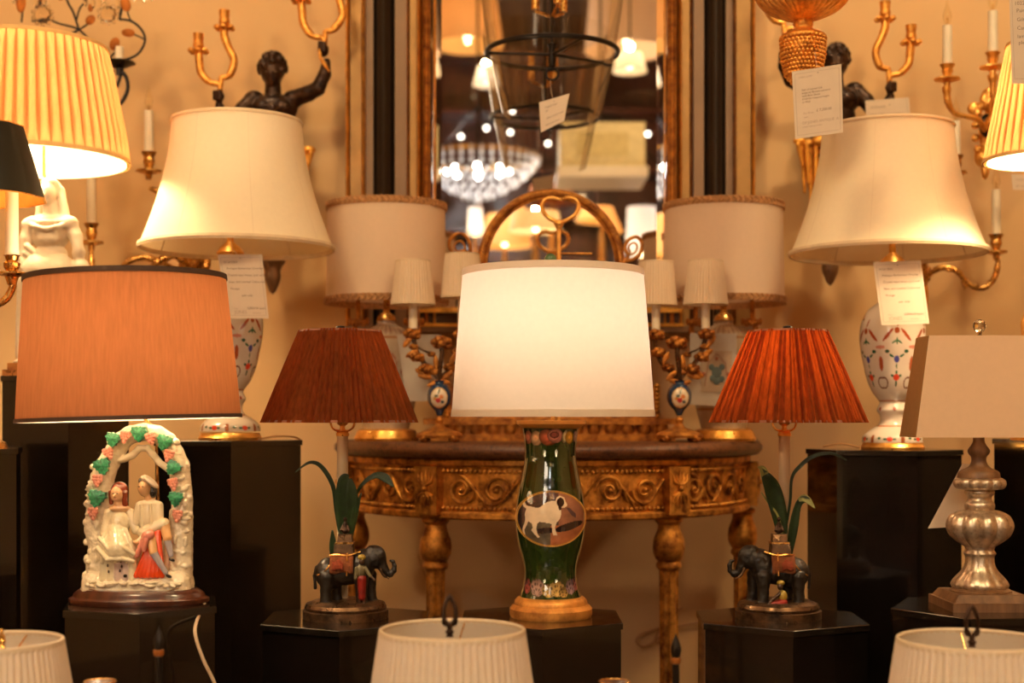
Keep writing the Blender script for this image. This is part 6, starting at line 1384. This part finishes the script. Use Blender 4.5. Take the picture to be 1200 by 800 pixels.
# ============================================================ cords
def cord(pts, r, mat, lab): return single(MB().tube(cr([W(*p) for p in pts], 6), r, 6), 'power_cord', M[mat], lab, 'cord')
cord([(784, 602, 3.93), (785, 640, 3.93), (784, 700, 3.93), (780, 732, 3.93), (786, 722, 3.92), (800, 712, 3.925)], .0028, 'cord_brown', 'brown flex hanging straight down the wall to the tied bow')
cord([(780, 734, 3.925), (765, 738, 3.925), (750, 744, 3.925), (746, 752, 3.925), (754, 757, 3.925), (766, 752, 3.925), (776, 742, 3.92), (782, 733, 3.915), (792, 742, 3.925), (785, 744, 3.92), (776, 733, 3.92), (768, 748, 3.925), (772, 753, 3.925), (778, 742, 3.918), (800, 733, 3.925), (830, 728, 3.925)], .003, 'cord_brown', 'brown flex tied in a bow on the wall, left of the right table leg')
cord([(490, 650, 3.93), (500, 680, 3.93), (510, 710, 3.93), (512, 800, 3.93), (512, 1010, 3.93)], .0022, 'cord_brown', 'thin flex running down the wall right of the left gilt table leg')
cord([(303, 515, 3.2), (322, 511, 3.25), (345, 512, 3.3), (354, 517, 3.36)], .0022, 'cord_brown', 'thin flex lying curved on the left tall pedestal top')
cord([(1008, 524, 3.2), (985, 520, 3.28), (965, 523, 3.32)], .0022, 'cord_brown', 'thin flex lying on the right tall pedestal top')

# ============================================================ the shop behind the camera, seen in the mirrors
def back(px, py, Yv): # point whose mirror image stands at px,py
    p = W(px, py, Yv); return Vector((p.x, 2*3.875-Yv, p.z))
def blamp(px, topy, boty, rt, rb, Yv, mat, lab, power=0, grp=None, name='shop_lamp', floorz=.62, col=(1, .66, .34)):
    s = S(Yv); a = back(px, topy, Yv); b = back(px, boty, Yv); t = thing(name, lab, 'lamp', (a.x, a.y, floorz), grp)
    MB().lathe(a.x, a.y, [(.0001, floorz), (.07, floorz), (.06, floorz+.02), (.02, floorz+.05), (.05, floorz+(b.z-floorz)*.45), (.03, floorz+(b.z-floorz)*.8), (.01, b.z), (.008, a.z-.03), (.0001, a.z-.03)], 24).build('lamp_base', M['brass'], t)
    shade(t, a.x, a.y, [(rt*s, a.z), (rb*s, b.z)], mat, 48, None, None)
    if power: bulb(t, (a.x, a.y, b.z+.06), .03, True, power, col)
    return t
sd = thing('shop_sideboard', 'long dark sideboard behind the camera, seen only in the mirrors', 'sideboard', (.3, -1.9, 0))
MB().box((.3, -1.9, .60), 3.4, .7, .04).build('top', M['mahogany'], sd, smooth=False); MB().box((.3, -1.9, .33), 3.2, .6, .5).build('body', M['mahogany'], sd, smooth=False)
for sx in (-1, 1):
    for sy in (-1, 1): MB().box((.3+sx*1.5, -1.9+sy*.25, .04), .08, .08, .08).build('foot', M['mahogany'], sd, smooth=False)
blamp(557, 243, 276, 8, 9, 10.1, 'sh_white', 'slim white cylinder lamp reflected in the pier mirror, left', 8, col=(1, .95, .95))
blamp(752, 243, 300, 17, 19, 9.4, 'sh_white', 'broad white cylinder lamp reflected in the pier mirror, right', 10, col=(1, .95, .95))
blamp(592, 252, 300, 22, 30, 9.9, 'sh_yellow', 'golden empire lamp reflected left in the arched mirror', 14)
blamp(700, 243, 272, 18, 30, 9.9, 'sh_yellow', 'golden coolie lamp reflected right in the arched mirror', 14)
blamp(626, 263, 284, 26, 29, 9.3, 'sh_cream', 'cream drum lamp reflected in the arched mirror', 12)
blamp(645, 218, 250, 24, 30, 10.2, 'sh_brown', 'russet lamp reflected above the arched mirror', 0)
# crystal basket chandelier
Yv = 9.6; s = S(Yv); c = back(560, 185, Yv); ch = thing('crystal_chandelier', 'crystal basket chandelier reflected in the pier mirror', 'chandelier', (c.x, c.y, back(560, 240, Yv).z))
MB().tube([(c.x+72*s*sin(2*pi*i/48), c.y-72*s*cos(2*pi*i/48), c.z) for i in range(48)], .012, 8, closed=True).build('metal_ring', M['brass'], ch)
mm = MB()
for j in range(8):
    a = j/7*pi/2*.97; rr_ = 72*cos(a); zz = c.z-50*s*sin(a)*(.5+.5*j/7); n_ = max(5, int(rr_*.55))
    for k in range(n_): b_ = 2*pi*(k+.5*(j % 2))/n_; mm.sphere((c.x+rr_*s*sin(b_), c.y-rr_*s*cos(b_), zz), (.0135, .0135, .018), 7, 5)
mm.build('crystal_beads', M['crystal_cold'], ch, smooth=False, kind='stuff')
for k in range(8):
    a = 2*pi*k/8; p = (c.x+36*s*sin(a), c.y-36*s*cos(a), c.z-.09); MB().sphere(p, .018, 8, 6).build('bulb', M['bulb_chand'], ch)
point('chandelier_light', (c.x, c.y, c.z-.08), 40, (.9, .95, 1), .01)
mm = MB(); mm.tube([(c.x, c.y, c.z), (c.x, c.y, 4.199)], .008, 8)
for k in range(6): a = 2*pi*k/6; mm.tube([(c.x+70*s*sin(a), c.y-70*s*cos(a), c.z), (c.x, c.y, c.z+.35)], .004, 5)
mm.build('chain', M['iron'], ch)
# large pale coffered lantern shade and other hanging things
Yv = 8.6; s = S(Yv); a = back(655, 152, Yv); b = back(752, 203, Yv); mx_ = (a.x+b.x)/2
sq = thing('square_hanging_shade', 'big square pale yellow hanging shade reflected in the pier mirror', 'pendant light', (mx_, a.y, b.z-.05))
MB().box((mx_, a.y, (a.z+b.z)/2), abs(b.x-a.x), .45, a.z-b.z, 0, 1).build('shade_box', M['sh_coffer'], sq, smooth=False)
MB().box((mx_, a.y+.226, (a.z+b.z)/2), abs(b.x-a.x)*.6, .012, (a.z-b.z)*.5).build('inner_panel', M['sh_coffer2'], sq, smooth=False)
MB().box((mx_, a.y, b.z-.03), abs(b.x-a.x)*1.06, .5, .06).build('white_rim', M['statue'], sq, smooth=False)
MB().tube([(mx_, a.y, a.z), (mx_, a.y, 4.199)], .008, 8).build('rod', M['iron'], sq)
spot('square_shade_spot', (mx_, a.y+1.1, b.z+.35), (mx_, a.y+.2, b.z+.1), 20, 70, (1, .80, .48))  # spot aimed at the mirror-facing side of the square shade
def hang(px, topy, boty, rt, rb, Yv, mat, lab, power=0):
    s = S(Yv); a = back(px, topy, Yv); b = back(px, boty, Yv); t = thing('hanging_shade', lab, 'pendant light', (a.x, a.y, b.z))
    shade(t, a.x, a.y, [(rt*s, a.z), (rb*s, b.z)], mat, 48, None, None); MB().tube([(a.x, a.y, b.z+.05), (a.x, a.y, 4.199)], .006, 6).build('rod', M['iron'], t); spider(t, a.x, a.y, a.z-.004, rt*s, 'iron')
    if power: bulb(t, (a.x, a.y, b.z+.08), .03, True, power)
hang(548, 0, 54, 34, 42, 10.2, 'sh_yellow', 'amber hanging shade reflected at the upper left of the pier mirror', 5)
hang(735, -10, 60, 44, 50, 9.6, 'sh_drum', 'brown hanging shade reflected at the upper right of the pier mirror', 4)
hang(738, 62, 84, 14, 20, 8.3, 'sh_white', 'small white hanging shade reflected right of the lantern', 5)
hang(570, 78, 100, 10, 16, 9.2, 'sh_white', 'small white hanging shade reflected left of the lantern', 4)
for sx in (-1, 1):
    x_, y_ = sx*1.1, .4; t = thing('added_fill_lamp', '%s low white shaded fill lamp added beside the camera, outside the view' % ('left' if sx < 0 else 'right'), 'lamp', (x_, y_, 0))  # unseen lamps added as low fill for the wall under the console
    MB().lathe(x_, y_, [(.0001, 0), (.15, 0), (.14, .02), (.015, .04), (.012, .62), (.006, .64), (.006, .94), (.0001, .94)], 24).build('stand', M['brass'], t)
    sh = shade(t, x_, y_, [(.16, .96), (.24, .66)], 'sh_lining', 48, None, None); spider(sh, x_, y_, 0.957, .16); bulb(t, (x_, y_, .78), .03, True, 72, (1, .76, .48))
# bookcase added to darken the mirror reflections, and a branch of small bulbs
sb_ = thing('added_dark_bookcase', 'dark open bookcase added at the far wall to darken the mirror reflections', 'bookcase', (.2, -3.2, 0))
MB().box((.2, -3.36, 1.9), 4.6, .06, 3.8).build('back_panel', M['mahogany'], sb_, smooth=False)
for k in range(9): MB().box((.2, -3.18, .1+k*.45), 4.6, .34, .03).build('shelf', M['mahogany'], sb_, smooth=False)
for k in range(6): MB().box((-2.08+k*.91, -3.18, 1.9), .03, .34, 3.8).build('upright', M['mahogany'], sb_, smooth=False)
rr = random.Random(5)
cl = thing('crystal_wall_lights', 'black branch with small bare bulbs reflected in the pier mirror', 'chandelier', tuple(back(660, 175, 9.0)))
mm = MB(); pts = [(642, 168), (598, 155), (570, 150), (540, 160), (600, 130), (700, 150), (725, 152), (742, 150), (759, 157), (775, 197), (690, 155), (712, 148)]
ctr = back(660, 120, 9.0)
for p in pts: mm.tube([ctr, back(p[0], p[1]-6, 9.0)], .006, 5); MB().sphere(back(p[0], p[1], 9.0), .015, 10, 7).build('bulb', M['bulb_cold'], cl)
mm.tube([ctr, (ctr.x, ctr.y, 4.199)], .008, 6); mm.build('branches', M['iron'], cl)
